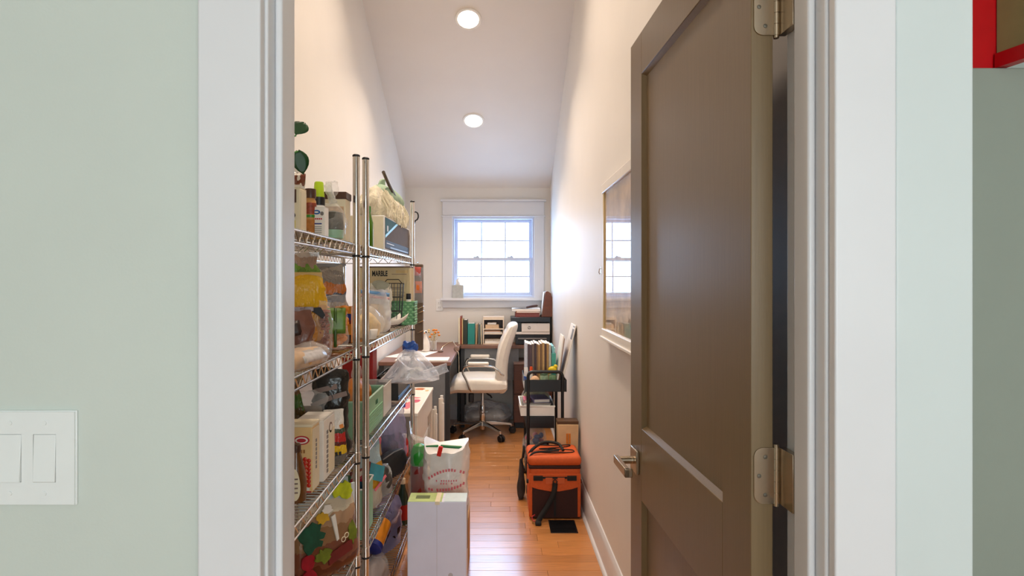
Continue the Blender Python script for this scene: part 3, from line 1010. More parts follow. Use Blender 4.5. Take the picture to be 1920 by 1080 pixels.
pb = thing('pasta_bag', 'clear bag of orange pasta with a broad green label', 'bag', (-0.548, 2.062, S2), 12)
bag(0.092, 0.055, 0.182, 'stand', 51, 0.007, freq=20).build('film', CLEAR, pb)
co = chunks(0.080, 0.040, 0.150, 110, 0.0105, 6, 1.4).build('pasta', ORANGE, pb); co['kind'] = 'stuff'
GLB = mat('label_green', '#62842f', rough=0.4, var=0.3, scale=30)
lb = MB().grid(lambda u, v: Vector(((u - 0.5) * 0.074, -0.0300 - 0.006 * math.cos((u - 0.5) * 2.6) + 0.012 * v * v, 0.055 + 0.085 * v)), 8, 5)
lb.build('label', GLB, pb, solid=0.001)
MB().grid(lambda u, v: Vector(((u - 0.5) * 0.010 + 0.004, -0.0375 + 0.010 * v * v, 0.01 + 0.13 * v)), 2, 5).build('dark_stripe', mat('label_dark_green', '#3c5a1d', rough=0.4), pb, solid=0.001)

cb = thing('chocolate_bag', 'brown foil sweets bag with a dark brown label at the shelf front', 'bag', (-0.562, 1.716, S2), 22)
bag(0.098, 0.060, 0.150, 'stand', 61, 0.009).build('pouch', CHOC, cb)
lb = MB().grid(lambda u, v: Vector(((u - 0.5) * 0.060, -0.0290 - 0.004 * math.cos((u - 0.5) * 2.6) + 0.010 * v, 0.078 + 0.040 * v)), 6, 3)
lb.build('label', mat('label_choc', '#32201c', rough=0.4, var=0.35, scale=90), cb, rot=(0, R(-12), 0), solid=0.001)
MB().box(-0.045, 0.045, -0.002, 0.002, 0.145, 0.157).build('crimped_seal', CHOC, cb)

bb = thing('bread_bag', 'clear bag of flat beige bread lying along the front of the second shelf', 'bag', (-0.532, 1.640, S2), 80)
bag(0.30, 0.075, 0.058, 'heap', 71, 0.006, freq=22).build('film', CLEAR, bb)
bag(0.26, 0.060, 0.046, 'heap', 72, 0.006, freq=22).build('bread', BREAD, bb, loc=(0, 0, 0.002))
MB().grid(lambda u, v: Vector((0.03 + (u - 0.5) * 0.13, -0.036 - 0.002 * math.sin(PI * v) + 0.022 * v * v, 0.014 + 0.030 * v)), 6, 4).build('white_label', mat('silver_label', '#d6d2d2', rough=0.25, metal=0.4, var=0.2, scale=60), bb, solid=0.001)

# ================================================================== near unit, third shelf
db = thing('coffee_bag', 'black foil coffee bag crossed by brown tape labels', 'bag', (-0.556, 2.050, S3), 14)
bag(0.130, 0.064, 0.300, 'stand', 81, 0.013).build('pouch', DARKB, db)
for (x, z, l, an) in ((-0.018, 0.236, 0.075, -12), (-0.030, 0.196, 0.070, -22), (0.028, 0.214, 0.046, -14)):
    MB().box(-l / 2, l / 2, -0.001, 0.0015, -0.008, 0.008).build('tape_label', TAPE, db, loc=(x, -0.0300 + (z - 0.196) * 0.16, z), rot=(R(-14), R(an), 0))

gb = thing('snack_bag', 'green and brown foil bag beside the door frame on the third shelf', 'bag', (-0.648, 1.920, S3), 4)
bag(0.088, 0.044, 0.290, 'stand', 91, 0.014).build('pouch', print_mat('green_brown_foil', [(0, '#3a2a12'), (0.45, '#4d3a17'), (0.66, '#38561a'), (0.82, '#5e3d15'), (0.92, '#7b5720')], nscale=6, dist=0.12), gb)
MB().box(-0.038, 0.038, -0.0015, 0.0015, 0.282, 0.296).build('crimped_seal', mat('seal_olive', '#5a4a20', rough=0.35), gb)

wb_ = thing('wrapped_bag', 'crinkled clear bag tucked under the black coffee bag', 'bag', (-0.600, 1.978, S3 + 0.0), 8)
bag(0.100, 0.032, 0.235, 'stand', 101, 0.013, freq=24).build('film', CLEAR, wb_)
bag(0.080, 0.020, 0.190, 'stand', 102, 0.006).build('filling', mat('brown_filling', '#8a7460', rough=0.6, var=0.3, scale=50), wb_, loc=(0, 0, 0.002))

t, a, b, h = carton('cracker_carton', 'cream carton with a red oval logo and a red berry strip', 'box', -0.588, -0.518, 1.712, 1.782, S3, S3 + 0.190, mat('peach_card', '#e3bf86', rough=0.5, var=0.05))
MB().box(-a - 0.002, a + 0.002, -b - 0.002, b + 0.002, h - 0.006, h + 0.002).build('lid', CREAM, t, bevel=0.002)
disc_y(t, 'red_oval', 0.006, 0.148, 0.022, 0.0125, -b, REDINK)
disc_y(t, 'white_oval', 0.006, 0.148, 0.018, 0.0090, -b - 0.0008, WHITEC)
disc_y(t, 'red_core', 0.006, 0.148, 0.013, 0.0055, -b - 0.0014, REDINK)
for i in range(4):
    plate_y(t, 'brown_letter', -0.012 + i * 0.0075, -0.0072 + i * 0.0075, 0.112, 0.1215, -b, mat('brown_letter', '#a5703c', rough=0.5))
for i in range(7):
    for j in range(3):
        MB().ball((0.004 + j * 0.011, -b - 0.0002, 0.022 + i * 0.0115 + (j % 2) * 0.004), 0.0062, 0.0022, 0.0062, n=8, m=6).build('printed_berry', REDP, t)
plate_y(t, 'red_foot', -0.002, a - 0.002, 0.002, 0.006, -b, REDINK)
plate_y(t, 'pale_plate', 0.004, 0.028, 0.008, 0.016, -b, WHITEC)
plate_x(t, 'side_panel', -b + 0.004, b - 0.004, 0.006, h - 0.012, a, CREAM)
for i in range(7):
    plate_x(t, 'grey_letter', -0.004, 0.004, 0.060 + i * 0.0125, 0.069 + i * 0.0125, a + 0.0012, GREYP)

t, a, b, h = carton('rice_carton', 'plain white carton standing behind the cream cracker carton', 'box', -0.596, -0.512, 1.806, 1.928, S3, S3 + 0.182, WHITEC)
plate_x(t, 'beige_panel', -b + 0.05, b - 0.006, 0.01, 0.14, a, CREAM)
disc_x(t, 'brown_ring', 0.012, 0.145, 0.017, 0.016, a, TAPE)
disc_x(t, 'ring_core', 0.012, 0.145, 0.010, 0.010, a + 0.0008, WHITEC)
for i in range(9):
    plate_x(t, 'grey_letter', -0.030, -0.016, 0.018 + i * 0.0145, 0.028 + i * 0.0145, a, GREYP)

bottle('green_can', 'green labelled can with a pale rim beside the door frame', 'can', (-0.641, 1.850, S3),
       [(0.036, 0), (0.038, 0.003), (0.038, 0.150), (0.036, 0.153)], GREEN,
       [(0.0385, 0.150), (0.0395, 0.153), (0.0395, 0.159), (0.036, 0.160)], CHROME,
       [(0.0382, 0.06, 0.066, WHITEC), (0.0382, 0.1, 0.104, WHITEC)])
sb_ = bottle('syrup_bottle', 'brown syrup bottle with a cream leaf shaped label', 'bottle', (-0.543, 1.652, S3),
       [(0.022, 0), (0.027, 0.004), (0.028, 0.05), (0.024, 0.085), (0.014, 0.122), (0.011, 0.135)], mat('syrup', '#6b4220', rough=0.15, var=0.2),
       [(0.0125, 0.133), (0.0130, 0.136), (0.0130, 0.152), (0.011, 0.154)], BROWN)
lab = []
for i in range(24):
    an = 2 * PI * i / 24
    lab.append((0.014 * math.cos(an) * (1 - 0.25 * math.sin(an)), 0.052 + 0.042 * math.sin(an)))
lo_ = MB().prism(lab, -0.0305, -0.0285)
lo_.build('label', CREAM, sb_, rot=(0, 0, R(12)))
for i in range(4):
    MB().box(-0.008, 0.008, -0.0312, -0.0304, 0.03 + i * 0.012, 0.034 + i * 0.012).build('label_line', TAPE, sb_, rot=(0, 0, R(12)))

sp = thing('seasoning_pouch', 'white pouch printed blue and red with a yellow foot, beside the post', 'pouch', (-0.528, 1.972, S3), 30)
bag(0.078, 0.030, 0.178, 'stand', 111, 0.005, freq=22).build('pouch', print_mat('season', [(0, '#6b665e'), (0.20, '#e3b51c'), (0.36, '#5a1d18'), (0.42, '#b8231c'), (0.58, '#3d4b35'), (0.66, '#e4ddd2')], nscale=5, dist=0.05, rough=0.25), sp)
for nm, x, z, w_, h_, m_ in (('red_mark', -0.014, 0.155, 0.022, 0.012, REDP), ('blue_mark', -0.016, 0.125, 0.022, 0.022, mat('blue_mark', '#2f86ad', rough=0.4)), ('orange_mark', 0.022, 0.126, 0.012, 0.012, ORANGE)):
    MB().box(-w_ / 2, w_ / 2, -0.001, 0.001, -h_ / 2, h_ / 2).build(nm, m_, sp, loc=(x, -0.0165 + (z - 0.12) * 0.18, z), rot=(R(-10), R(-14), 0))
for i in range(3):
    MB().box(-0.004, 0.004, -0.001, 0.001, -0.006, 0.006).build('red_letter', INK, sp, loc=(-0.008 + i * 0.012, -0.0205, 0.040), rot=(0, R(-6), 0))

# ================================================================== near unit, fourth shelf
big = thing('dried_fruit_pouch', 'big glossy pouch printed with green leaves, brown nuts and red berries', 'pouch', (-0.562, 2.000, S4), 52)
bag(0.245, 0.075, 0.300, 'stand', 121, 0.010, freq=10).build('pouch', print_mat('berry_pouch', [(0, '#5d2a1a'), (0.16, '#7d4630'), (0.36, '#8f6a48'), (0.54, '#a98768'), (0.66, '#c9bca4'), (0.80, '#aebcc0')], nscale=5, dist=0.09, rough=0.16, bump=0.15), big)
def stuck(parent, nm, pts, z0, m_, y=-0.036, tilt=-9):
    MB().prism(pts, -0.0020, 0.0040).build(nm, m_, parent, loc=(0, y - 0.005 + (z0) * 0.10, z0), rot=(R(tilt), 0, 0), bevel=0.0004)
def blob(cx, cz, rx, rz_, n=18, seed=1, wob=0.25):
    r_ = random.Random(seed)
    return [(cx + rx * math.cos(2 * PI * i / n) * (1 + r_.uniform(-wob, wob)), cz + rz_ * math.sin(2 * PI * i / n) * (1 + r_.uniform(-wob, wob))) for i in range(n)]
DKG = mat('dark_leaf_print', '#12503c', rough=0.3, var=0.3, scale=30)
LEAFY = mat('yellow_leaf_print', '#aeb81a', rough=0.3, var=0.2, scale=40)
BERRY = mat('berry_print', '#a40f26', rough=0.3, var=0.2, scale=40)
GOLD = mat('gold_print', '#d3a72c', rough=0.3, var=0.15)
OLIVE = mat('olive_leaf_print', '#6d7a20', rough=0.3, var=0.3, scale=30)
stuck(big, 'dark_leaves', blob(-0.075, 0, 0.042, 0.045, seed=2), 0.150, DKG, y=-0.044)
stuck(big, 'yellow_leaves', blob(0.060, 0, 0.040, 0.026, seed=3, wob=0.4), 0.262, LEAFY, y=-0.036, tilt=-16)
stuck(big, 'gold_flower', blob(-0.030, 0, 0.022, 0.020, seed=4, wob=0.3), 0.200, GOLD, y=-0.045)
stuck(big, 'white_flower', blob(-0.012, 0, 0.022, 0.013, seed=8, wob=0.4), 0.222, WHITEC, y=-0.0445)
stuck(big, 'white_spoon', [(-0.002, 0.035), (0.014, 0.04), (0.020, -0.04), (0.012, -0.045)], 0.160, WHITEC, y=-0.050)
stuck(big, 'berry', blob(-0.092, 0, 0.024, 0.024, seed=5, wob=0.1), 0.080, BERRY, y=-0.041)
stuck(big, 'berry', blob(-0.088, 0, 0.026, 0.026, seed=6, wob=0.1), 0.030, BERRY, y=-0.039)
stuck(big, 'olive_leaf', blob(-0.035, 0, 0.030, 0.022, seed=7, wob=0.35), 0.085, OLIVE, y=-0.047)
stuck(big, 'olive_leaf', blob(0.085, 0, 0.018, 0.035, seed=9, wob=0.35), 0.120, OLIVE, y=-0.040)
stuck(big, 'maroon_band', [(-0.02, -0.012), (0.075, 0.008), (0.075, 0.040), (-0.02, 0.022)], 0.060, MAROON, y=-0.0475)
for i in range(2):
    MB().tube([(0.030 + 0.012 * i + 0.008 * math.cos(an), -0.056, 0.118 + 0.010 * i + 0.008 * math.sin(an)) for an in [2 * PI * k_ / 14 for k_ in range(14)]], 0.0014, 5, closed=True).build('printed_ring', CREAM, big)
MB().box(0.104, 0.118, -0.004, 0.004, 0.02, 0.27).build('side_seal', mat('pale_seal', '#cfd6da', rough=0.2, var=0.05), big, bevel=0.001)

# ================================================================== far unit, top shelf
bottle('green_bottle', 'slim green bottle standing just behind the chrome post', 'bottle', (-0.522, 2.470, TOP),
       [(0.018, 0), (0.021, 0.004), (0.021, 0.10), (0.012, 0.135), (0.010, 0.145)], mat('olive_glass', '#4a7a1c', rough=0.2),
       [(0.0115, 0.143), (0.012, 0.146), (0.012, 0.166), (0.010, 0.168)], GREEN)
t, a, b, h = carton('appliance_box', 'long white appliance box with a dark brown and teal front', 'box', -0.640, -0.488, 2.640, 3.405, TOP, TOP + 0.150, WHITEC)
PB = mat('printed_brown', '#5b4b3c', rough=0.75, var=0.08)
def px_poly(pts, m_, nm, off):
    MB().prism(pts, a, a + off, 'X').build(nm, m_, t)
px_poly([(-b + 0.02, 0.006), (b - 0.03, 0.006), (b - 0.012, 0.04), (b - 0.012, 0.115), (b - 0.035, 0.143), (-b + 0.02, 0.143)], PB, 'brown_front', 0.0010)
px_poly([(-b + 0.02, 0.143), (-b + 0.32, 0.143), (-b + 0.02, 0.066)], TEAL, 'teal_corner', 0.0018)
px_poly([(-b + 0.02, 0.066), (-b + 0.02, 0.054), (-b + 0.37, 0.143), (-b + 0.32, 0.143)], AQUA, 'pale_stripe', 0.0022)
px_poly([(-b + 0.02, 0.012), (b - 0.04, 0.012), (b - 0.04, 0.045), (-b + 0.02, 0.045)], INK, 'dark_foot', 0.0018)
px_poly([(-b + 0.14, 0.014), (b - 0.08, 0.014), (b - 0.08, 0.020), (-b + 0.14, 0.020)], GREYP, 'grey_line', 0.0024)
px_poly([(-b + 0.06, 0.085), (-b + 0.085, 0.085), (-b + 0.085, 0.110), (-b + 0.06, 0.110)], WHITEC, 'white_mark', 0.0026)
px_poly([(-b + 0.05, 0.0305), (-b + 0.24, 0.0305), (-b + 0.24, 0.034), (-b + 0.05, 0.034)], WHITEC, 'white_line', 0.0026)
plate_y(t, 'end_panel', -a + 0.004, a - 0.004, 0.004, h - 0.004, -b, CREAM)

FLEECE = mat('cream_fleece', '#e6dcc0', rough=0.95, var=0.12, scale=50, bump=0.8, bscale=70, sheen=0.4)
SAGE = mat('sage_cloth', '#9fb89c', rough=0.9, var=0.10, scale=30, bump=0.3, bscale=60)
fb = thing('fleece_bundle', 'cream fleece bundle with a sage green cloth, piled on the appliance box', 'cloth bundle', (-0.560, 2.985, TOP + 0.152))
bag(0.150, 0.74, 0.140, 'heap', 131, 0.022, freq=11, nu=48, nv=22, e=0.8).build('fleece', FLEECE, fb)
bag(0.085, 0.16, 0.125, 'heap', 137, 0.014, freq=20, nu=36, nv=16).build('hanging_fold', FLEECE, fb, loc=(0.028, 0.265, -0.035))
bag(0.110, 0.50, 0.070, 'heap', 135, 0.014, freq=14).build('sage_cloth', SAGE, fb, loc=(0.010, 0.10, 0.105))
bag(0.012, 0.16, 0.090, 'pillow', 136, 0.006, freq=14).build('sage_flap', SAGE, fb, loc=(-0.01, -0.02, 0.12), rot=(0, R(10), 0))
MB().tube([(0.045, -0.22, 0.205), (0.050, -0.12, 0.168), (0.052, 0.0, 0.140), (0.050, 0.10, 0.122)], 0.008, 8).build('brown_strap', mat('leather_strap', '#4a3a28', rough=0.5, var=0.2), fb)
fr_ = MB()
rf_ = random.Random(8)
for i in range(70):
    y_ = rf_.uniform(-0.30, 0.36)
    z_ = rf_.uniform(0.03, 0.10)
    fr_.tube([(0.050, y_, z_ + 0.03), (0.078, y_ + rf_.uniform(-0.01, 0.01), z_ - 0.02), (0.076, y_ + rf_.uniform(-0.015, 0.015), z_ - 0.05)], 0.0032, 5)
fo = fr_.build('fringe', FLEECE, fb); fo['kind'] = 'stuff'

hkx = thing('hanging_hook', 'black metal rod with a curled hook rising at the end of the top shelf', 'hook', (-0.4780, 3.4665, SHELF_Z[0] - 0.02))
pts = [(0, 0, 0.0), (0, 0, 0.10), (0.0, 0, 0.20)]
for i in range(15):
    an = -PI / 2 + i / 14 * 1.75 * PI
    pts.append((0.012 + 0.016 * math.cos(an) + 0.002, 0, 0.258 + 0.024 * math.sin(an)))
MB().tube(pts, 0.0040, 8).build('rod', BLKMET, hkx)
MB().tube([(0, 0, 0.012), (0.0, -0.006, 0.012), (0, -0.012, 0.016)], 0.003, 6).build('clip', BLKMET, hkx)
MB().bar((0, -0.006, 0.030), (0, 0.010, 0.030), 0.007, n=10).build('knob', BLKMET, hkx)

# ================================================================== far unit, second shelf
gb2 = thing('grey_pouch', 'grey foil pouch with an orange patch seen between the posts', 'pouch', (-0.640, 2.345, S2), 12)
bag(0.125, 0.06, 0.290, 'stand', 141, 0.009).build('pouch', print_mat('grey_orange', [(0, '#5b524a'), (0.3, '#8a7660'), (0.5, '#4a4c58'), (0.62, '#b4682c'), (0.74, '#7a7066'), (0.9, '#94897c')], nscale=4, dist=0.08), gb2)
MB().box(-0.055, 0.055, -0.002, 0.002, 0.283, 0.296).build('crimped_seal', GREYP, gb2)
t, a, b, h = carton('macaroni_carton', 'small orange carton with dark bands between the two units', 'box', -0.600, -0.540, 2.262, 2.300, S2, S2 + 0.135, mat('orange_card', '#d98a1f', rough=0.4, var=0.15))
plate_y(t, 'dark_band', -a, a, 0.085, 0.108, -b, NAVY)
plate_y(t, 'red_band', -a, a, 0.070, 0.085, -b, MAROON)
plate_y(t, 'dark_foot', -a, a, 0.0, 0.030, -b, BROWN)

t, a, b, h = carton('marble_box', 'large beige carton lettered marble at the end of the second shelf', 'box', -0.770, -0.470, 3.300, 3.425, S2, S2 + 0.300, mat('beige_card', '#cdbc93', rough=0.6, var=0.04))
lettering(t, 'MARBLE', 0.040, (-0.014, -b - 0.0008, 0.266), FACE_CAM, INK, bold=0.0012).scale = (0.58, 1, 1)
for i, (x0, x1, z) in enumerate(((0.05, 0.13, 0.262), (0.01, 0.11, 0.190), (0.01, 0.11, 0.183), (0.04, 0.12, 0.165), (0.04, 0.10, 0.155), (0.04, 0.12, 0.145))):
    plate_y(t, 'printed_line', x0, x1, z, z + 0.003, -b, TAPE, t=0.0006)
plate_y(t, 'tape', 0.072, 0.138, 0.270, 0.285, -b, TANC, t=0.0006)
MB().box(-a, a, -b, b, h, h + 0.006).build('dark_lid_edge', BROWN, t)

wp = thing('cloth_sack', 'white pleated cloth sack in front of the marble carton', 'sack', (-0.560, 2.940, S2), 18)
bag(0.105, 0.070, 0.195, 'open', 151, 0.008, freq=20).build('sack', mat('white_cloth', '#d9d7c9', rough=0.85, var=0.08, bump=0.3, bscale=60), wp)
bag(0.090, 0.060, 0.045, 'heap', 152, 0.008).build('fold', mat('grey_cloth', '#a9aa98', rough=0.85, var=0.1, bump=0.3, bscale=60), wp, loc=(0.0, 0, 0.180))

wbk = thing('wire_basket', 'small black wire basket leaning against the marble carton', 'basket', (-0.530, 3.105, S2), 25)
wm = MB()
for z, s_ in ((0.004, 0.036), (0.075, 0.040), (0.145, 0.044), (0.215, 0.048)):
    wm.tube([(-s_, -s_ * 0.7, z), (s_, -s_ * 0.7, z), (s_, s_ * 0.7, z), (-s_, s_ * 0.7, z)], 0.0024, 6, closed=True)
for i in range(4):
    k_ = -1 + 2 * i / 3
    for sg in (-1, 1):
        wm.bar((k_ * 0.036, sg * 0.0252, 0.004), (k_ * 0.048, sg * 0.0336, 0.215), 0.0018, n=5)
for sg in (-1, 1):
    for k_ in (-0.4, 0.4):
        wm.bar((sg * 0.036, k_ * 0.036, 0.004), (sg * 0.048, k_ * 0.048, 0.215), 0.0018, n=5)
wm.build('wire_frame', BLKMET, wbk)
MB().tube([(-0.048, 0, 0.215), (-0.03, 0, 0.235), (0.03, 0, 0.235), (0.048, 0, 0.215)], 0.0024, 6).build('handle', BLKMET, wbk)

zb = thing('zip_bag', 'clear zip bag with a blue closure strip on the second shelf', 'zip bag', (-0.540, 2.690, S2), 48)
bag(0.160, 0.040, 0.190, 'stand', 161, 0.010).build('film', CLEARB, zb)
MB().grid(lambda u, v: Vector(((u - 0.5) * 0.15, -0.004 + 0.004 * math.sin(6 * u), 0.176 + 0.016 * v - 0.018 * u)), 8, 1).build('blue_zip', mat('zip_blue', '#6fa3d6', rough=0.3), zb, solid=0.004)
MB().grid(lambda u, v: Vector(((u - 0.5) * 0.15, -0.004 + 0.004 * math.sin(6 * u), 0.162 + 0.010 * v - 0.018 * u)), 8, 1).build('pink_zip', mat('zip_pink', '#d7a6a6', rough=0.3), zb, solid=0.004)
bag(0.135, 0.026, 0.120, 'stand', 162, 0.008).build('filling', mat('cream_filling', '#d8c3a0', rough=0.8, var=0.15), zb, loc=(0, 0, 0.001))

bg2 = thing('bread_bag', 'cream coloured loaf in a white plastic bag at the post', 'bag', (-0.535, 2.505, S2), 70)
bag(0.200, 0.080, 0.120, 'heap', 171, 0.012).build('film', CLEAR, bg2)
bag(0.170, 0.066, 0.100, 'heap', 172, 0.008).build('loaf', mat('loaf', '#e3c58c', rough=0.8, var=0.2, scale=30), bg2, loc=(0, 0, 0.002))
bag(0.050, 0.020, 0.075, 'pillow', 173, 0.006).build('bag_tail', WHITEC, bg2, loc=(-0.05, -0.048, -0.036), rot=(R(14), 0, R(-10)))
bottle('brown_jar', 'small brown jar with a cream lid at the front of the second shelf', 'jar', (-0.512, 2.800, S2),
       [(0.018, 0), (0.021, 0.004), (0.021, 0.055), (0.016, 0.066)], mat('brown_jar', '#5e3623', rough=0.2, var=0.2),
       [(0.0185, 0.064), (0.019, 0.067), (0.019, 0.080), (0.017, 0.082)], CREAM, [(0.0214, 0.012, 0.046, CREAM)])
wt = thing('paper_tray', 'white paper tray with a curled end on the second shelf front', 'tray', (-0.520, 3.020, S2), 62)
MB().grid(lambda u, v: Vector(((u - 0.5) * 0.20, (v - 0.5) * 0.055, 0.004 + 0.05 * max(0, u - 0.6) ** 1.5 * 2 + 0.035 * (2 * v - 1) ** 2)), 12, 6).build('tray', WHITEC, wt, solid=0.0015)
MB().box(-0.07, 0.03, -0.012, 0.012, 0.006, 0.020).build('brown_bar', BROWN, wt, bevel=0.003)

# green woven basket with a small black capped bottle in it
gk = thing('woven_basket', 'small green woven plastic basket jutting out at the shelf end', 'basket', (-0.492, 3.225, S2))
bw, bd, bh = 0.062, 0.055, 0.118
k = MB()
k.box(-bw, bw, -bd, bd, 0, 0.004)
k.box(-bw, bw, -bd, -bd + 0.003, 0.004, bh).box(-bw, bw, bd - 0.003, bd, 0.004, bh)
k.box(-bw, -bw + 0.003, -bd, bd, 0.004, bh).box(bw - 0.003, bw, -bd, bd, 0.004, bh)
k.build('basket_wall', WEAVE, gk)
wv = MB()
for r_ in range(8):
    for c_ in range(9):
        if (r_ + c_) % 2 == 0:
            wv.ball((-bw + 0.007 + c_ * 0.0138, -bd, 0.010 + r_ * 0.0138), 0.0085, 0.003, 0.0062, n=8, m=4)
            if c_ < 8:
                wv.ball((bw, -bd + 0.007 + c_ * 0.0138, 0.010 + r_ * 0.0138), 0.003, 0.0085, 0.0062, n=8, m=4)
wv.build('weave', mat('weave_light', '#7fb384', rough=0.45, var=0.05), gk)
MB().tube([(-bw, -bd, bh), (bw, -bd, bh), (bw, bd, bh), (-bw, bd, bh)], 0.0035, 6, closed=True).build('rim', WEAVE, gk)
bottle('small_bottle', 'tiny bottle with a square black cap in the green woven basket', 'bottle', (-0.472, 3.250, S2 + 0.004),
       [(0.011, 0), (0.013, 0.003), (0.013, 0.120), (0.009, 0.128)], WHITEP, [(0.0125, 0.127), (0.0130, 0.129), (0.0130, 0.155), (0.0115, 0.157)], BLACK)

hb_ = thing('hanging_organizer', 'brown cloth organizer with an orange packet hanging past the shelf end', 'organizer', (-0.455, 3.505, 0.985))
MB().box(-0.038, 0.030, -0.012, 0.012, 0.0, 0.490).build('panel', mat('taupe_cloth', '#6a5748', rough=0.85, var=0.08), hb_, bevel=0.006)
bag(0.058, 0.020, 0.20, 'pillow', 181, 0.004, nu=24, nv=12).build('clear_pocket', CLEARB, hb_, loc=(0.0, -0.012, 0.27))
bag(0.040, 0.014, 0.07, 'pillow', 182, 0.003, nu=20, nv=10).build('orange_packet', mat('orange_packet', '#e2732a', rough=0.35, var=0.1), hb_, loc=(0.004, -0.013, 0.325))
bag(0.040, 0.012, 0.05, 'pillow', 183, 0.003, nu=20, nv=10).build('red_packet', mat('red_packet', '#c7564a', rough=0.35, var=0.1), hb_, loc=(0.000, -0.013, 0.425))
MB().tube([(0, 0.0, 0.486), (0, -0.004, 0.50), (-0.012, -0.052, 0.50), (-0.018, -0.066, 0.492)], 0.0025, 6).build('hook', CHROME, hb_)
for i, (z_, l_) in enumerate(((0.10, 0.07), (0.155, 0.03), (0.21, 0.05), (0.235, 0.035))):
    MB().bar((0.0, -0.016, z_), (0.034, -0.016, z_ + 0.016), 0.0035, n=6).build('chrome_rung', CHROME, hb_)

# ================================================================== far unit, third shelf
t, a, b, h = carton('red_carton', 'tall red carton behind the chrome posts on the third shelf', 'box', -0.735, -0.590, 2.900, 3.000, S3, S3 + 0.305, REDDEEP)
plate_y(t, 'dark_foot', -a, a, 0, 0.10, -b, mat('greige', '#8d7b72', rough=0.5, var=0.2))
plate_x(t, 'dark_side', -b, b, 0, 0.10, a, mat('greige', '#8d7b72'))

# mint green handled basket with an orange bag in it
mk = thing('storage_basket', 'mint green plastic basket with slotted handle holding an orange bag', 'basket', (-0.556, 2.465, S3))
bx, by, bh = 0.062, 0.180, 0.140
k = MB().box(-bx, bx, -by, by, 0, 0.004)
k.box(-bx, bx, -by, -by + 0.003, 0.004, bh).box(-bx, bx, by - 0.003, by, 0.004, bh).box(-bx, -bx + 0.003, -by, by, 0.004, bh)
frame_rect_x = []
ys = (-by, 0.02, 0.075, by)
k.box(bx - 0.003, bx, -by, 0.02, 0.004, bh).box(bx - 0.003, bx, 0.075, by, 0.004, bh).box(bx - 0.003, bx, 0.02, 0.075, 0.004, 0.086).box(bx - 0.003, bx, 0.02, 0.075, 0.108, bh)
k.build('basket_wall', MINT, mk)
MB().tube([(-bx, -by, bh), (bx, -by, bh), (bx, by, bh), (-bx, by, bh)], 0.004, 6, closed=True).build('rim', mat('mint_light', '#b4d8bd', rough=0.35), mk)
rb_ = MB()
for i in range(7):
    rb_.box(bx, bx + 0.002, -by + 0.015, by - 0.015, 0.012 + i * 0.010, 0.016 + i * 0.010)
rb_.build('ribs', MINT, mk)
ob = thing('orange_bag', 'rounded orange bag of food sitting in the mint green basket', 'bag', (-0.556, 2.420, S3 + 0.004), 80)
bag(0.20, 0.100, 0.215, 'heap', 191, 0.010).build('pouch', mat('orange_bag', '#cf7a26', rough=0.4, var=0.15, bump=0.3, bscale=30), ob)
bag(0.05, 0.03, 0.05, 'pillow', 192, 0.006).build('twisted_top', CLEAR, ob, loc=(0.0, 0, 0.20))

cbn = thing('clear_bin', 'clear plastic bin of dark packets beside the mint basket', 'bin', (-0.556, 2.765, S3))
k = MB().box(-0.060, 0.060, -0.095, 0.095, 0, 0.003)
for s_ in (-1, 1):
    k.box(min(s_ * 0.060, s_ * 0.057), max(s_ * 0.060, s_ * 0.057), -0.095, 0.095, 0.003, 0.13)
    k.box(-0.057, 0.057, min(s_ * 0.095, s_ * 0.092), max(s_ * 0.095, s_ * 0.092), 0.003, 0.13)
k.build('bin_wall', HAZE, cbn)
bag(0.09, 0.15, 0.115, 'heap', 201, 0.008).build('packets', mat('dark_packets', '#4b4038', rough=0.5, var=0.4, scale=30), cbn, loc=(0, 0, 0.004))
MB().tube([(-0.06, -0.095, 0.13), (0.06, -0.095, 0.13), (0.06, 0.095, 0.13), (-0.06, 0.095, 0.13)], 0.003, 6, closed=True).build('rim', HAZE, cbn)
dkb = thing('dark_tray', 'dark plastic tray with a blue edge strip at the end of the third shelf', 'tray', (-0.552, 3.215, S3))
k = MB().box(-0.062, 0.062, -0.19, 0.19, 0, 0.004)
for s_ in (-1, 1):
    k.box(min(s_ * 0.062, s_ * 0.059), max(s_ * 0.062, s_ * 0.059), -0.19, 0.19, 0.004, 0.105)
    k.box(-0.059, 0.059, min(s_ * 0.19, s_ * 0.187), max(s_ * 0.19, s_ * 0.187), 0.004, 0.105)
k.build('tray_wall', mat('smoke_plastic', '#33322f', rough=0.3, var=0.1), dkb)
MB().box(0.0625, 0.065, -0.185, 0.185, 0.004, 0.018).build('blue_strip', mat('blue_strip', '#4a86c8', rough=0.3), dkb)
bag(0.10, 0.33, 0.125, 'heap', 205, 0.014).build('dark_contents', DARKB, dkb, loc=(0, 0, 0.005))

# big clear bag bulging out over the aisle
cbg = thing('plastic_bag', 'large crumpled clear plastic bag bulging out over the aisle from the shelf', 'plastic bag', (-0.425, 2.985, S3 + 0.100), 10)
bag(0.320, 0.180, 0.178, 'cone', 211, 0.030, freq=8, nu=64, nv=30, e=0.95).build('film', CLEARB, cbg)
bag(0.240, 0.140, 0.150, 'cone', 212, 0.030, freq=12, nu=44, nv=20).build('inner_film', CLEARB, cbg, loc=(-0.01, 0, 0.008))
bag(0.180, 0.022, 0.044, 'pillow', 213, 0.006).build('bag_handle', CLEARB, cbg, loc=(0.100, -0.05, 0.024), rot=(0, R(-20), R(-8)))
bag(0.075, 0.055, 0.050, 'heap', 214, 0.010, freq=24).build('blue_packet', mat('blue_packet', '#2450a0', rough=0.35, var=0.15, bump=0.4, bscale=40), cbg, loc=(0.0, 0.02, 0.146))
bag(0.060, 0.05, 0.05, 'heap', 215, 0.01).build('dark_packet', DARKB, cbg, loc=(-0.05, 0.0, 0.02))
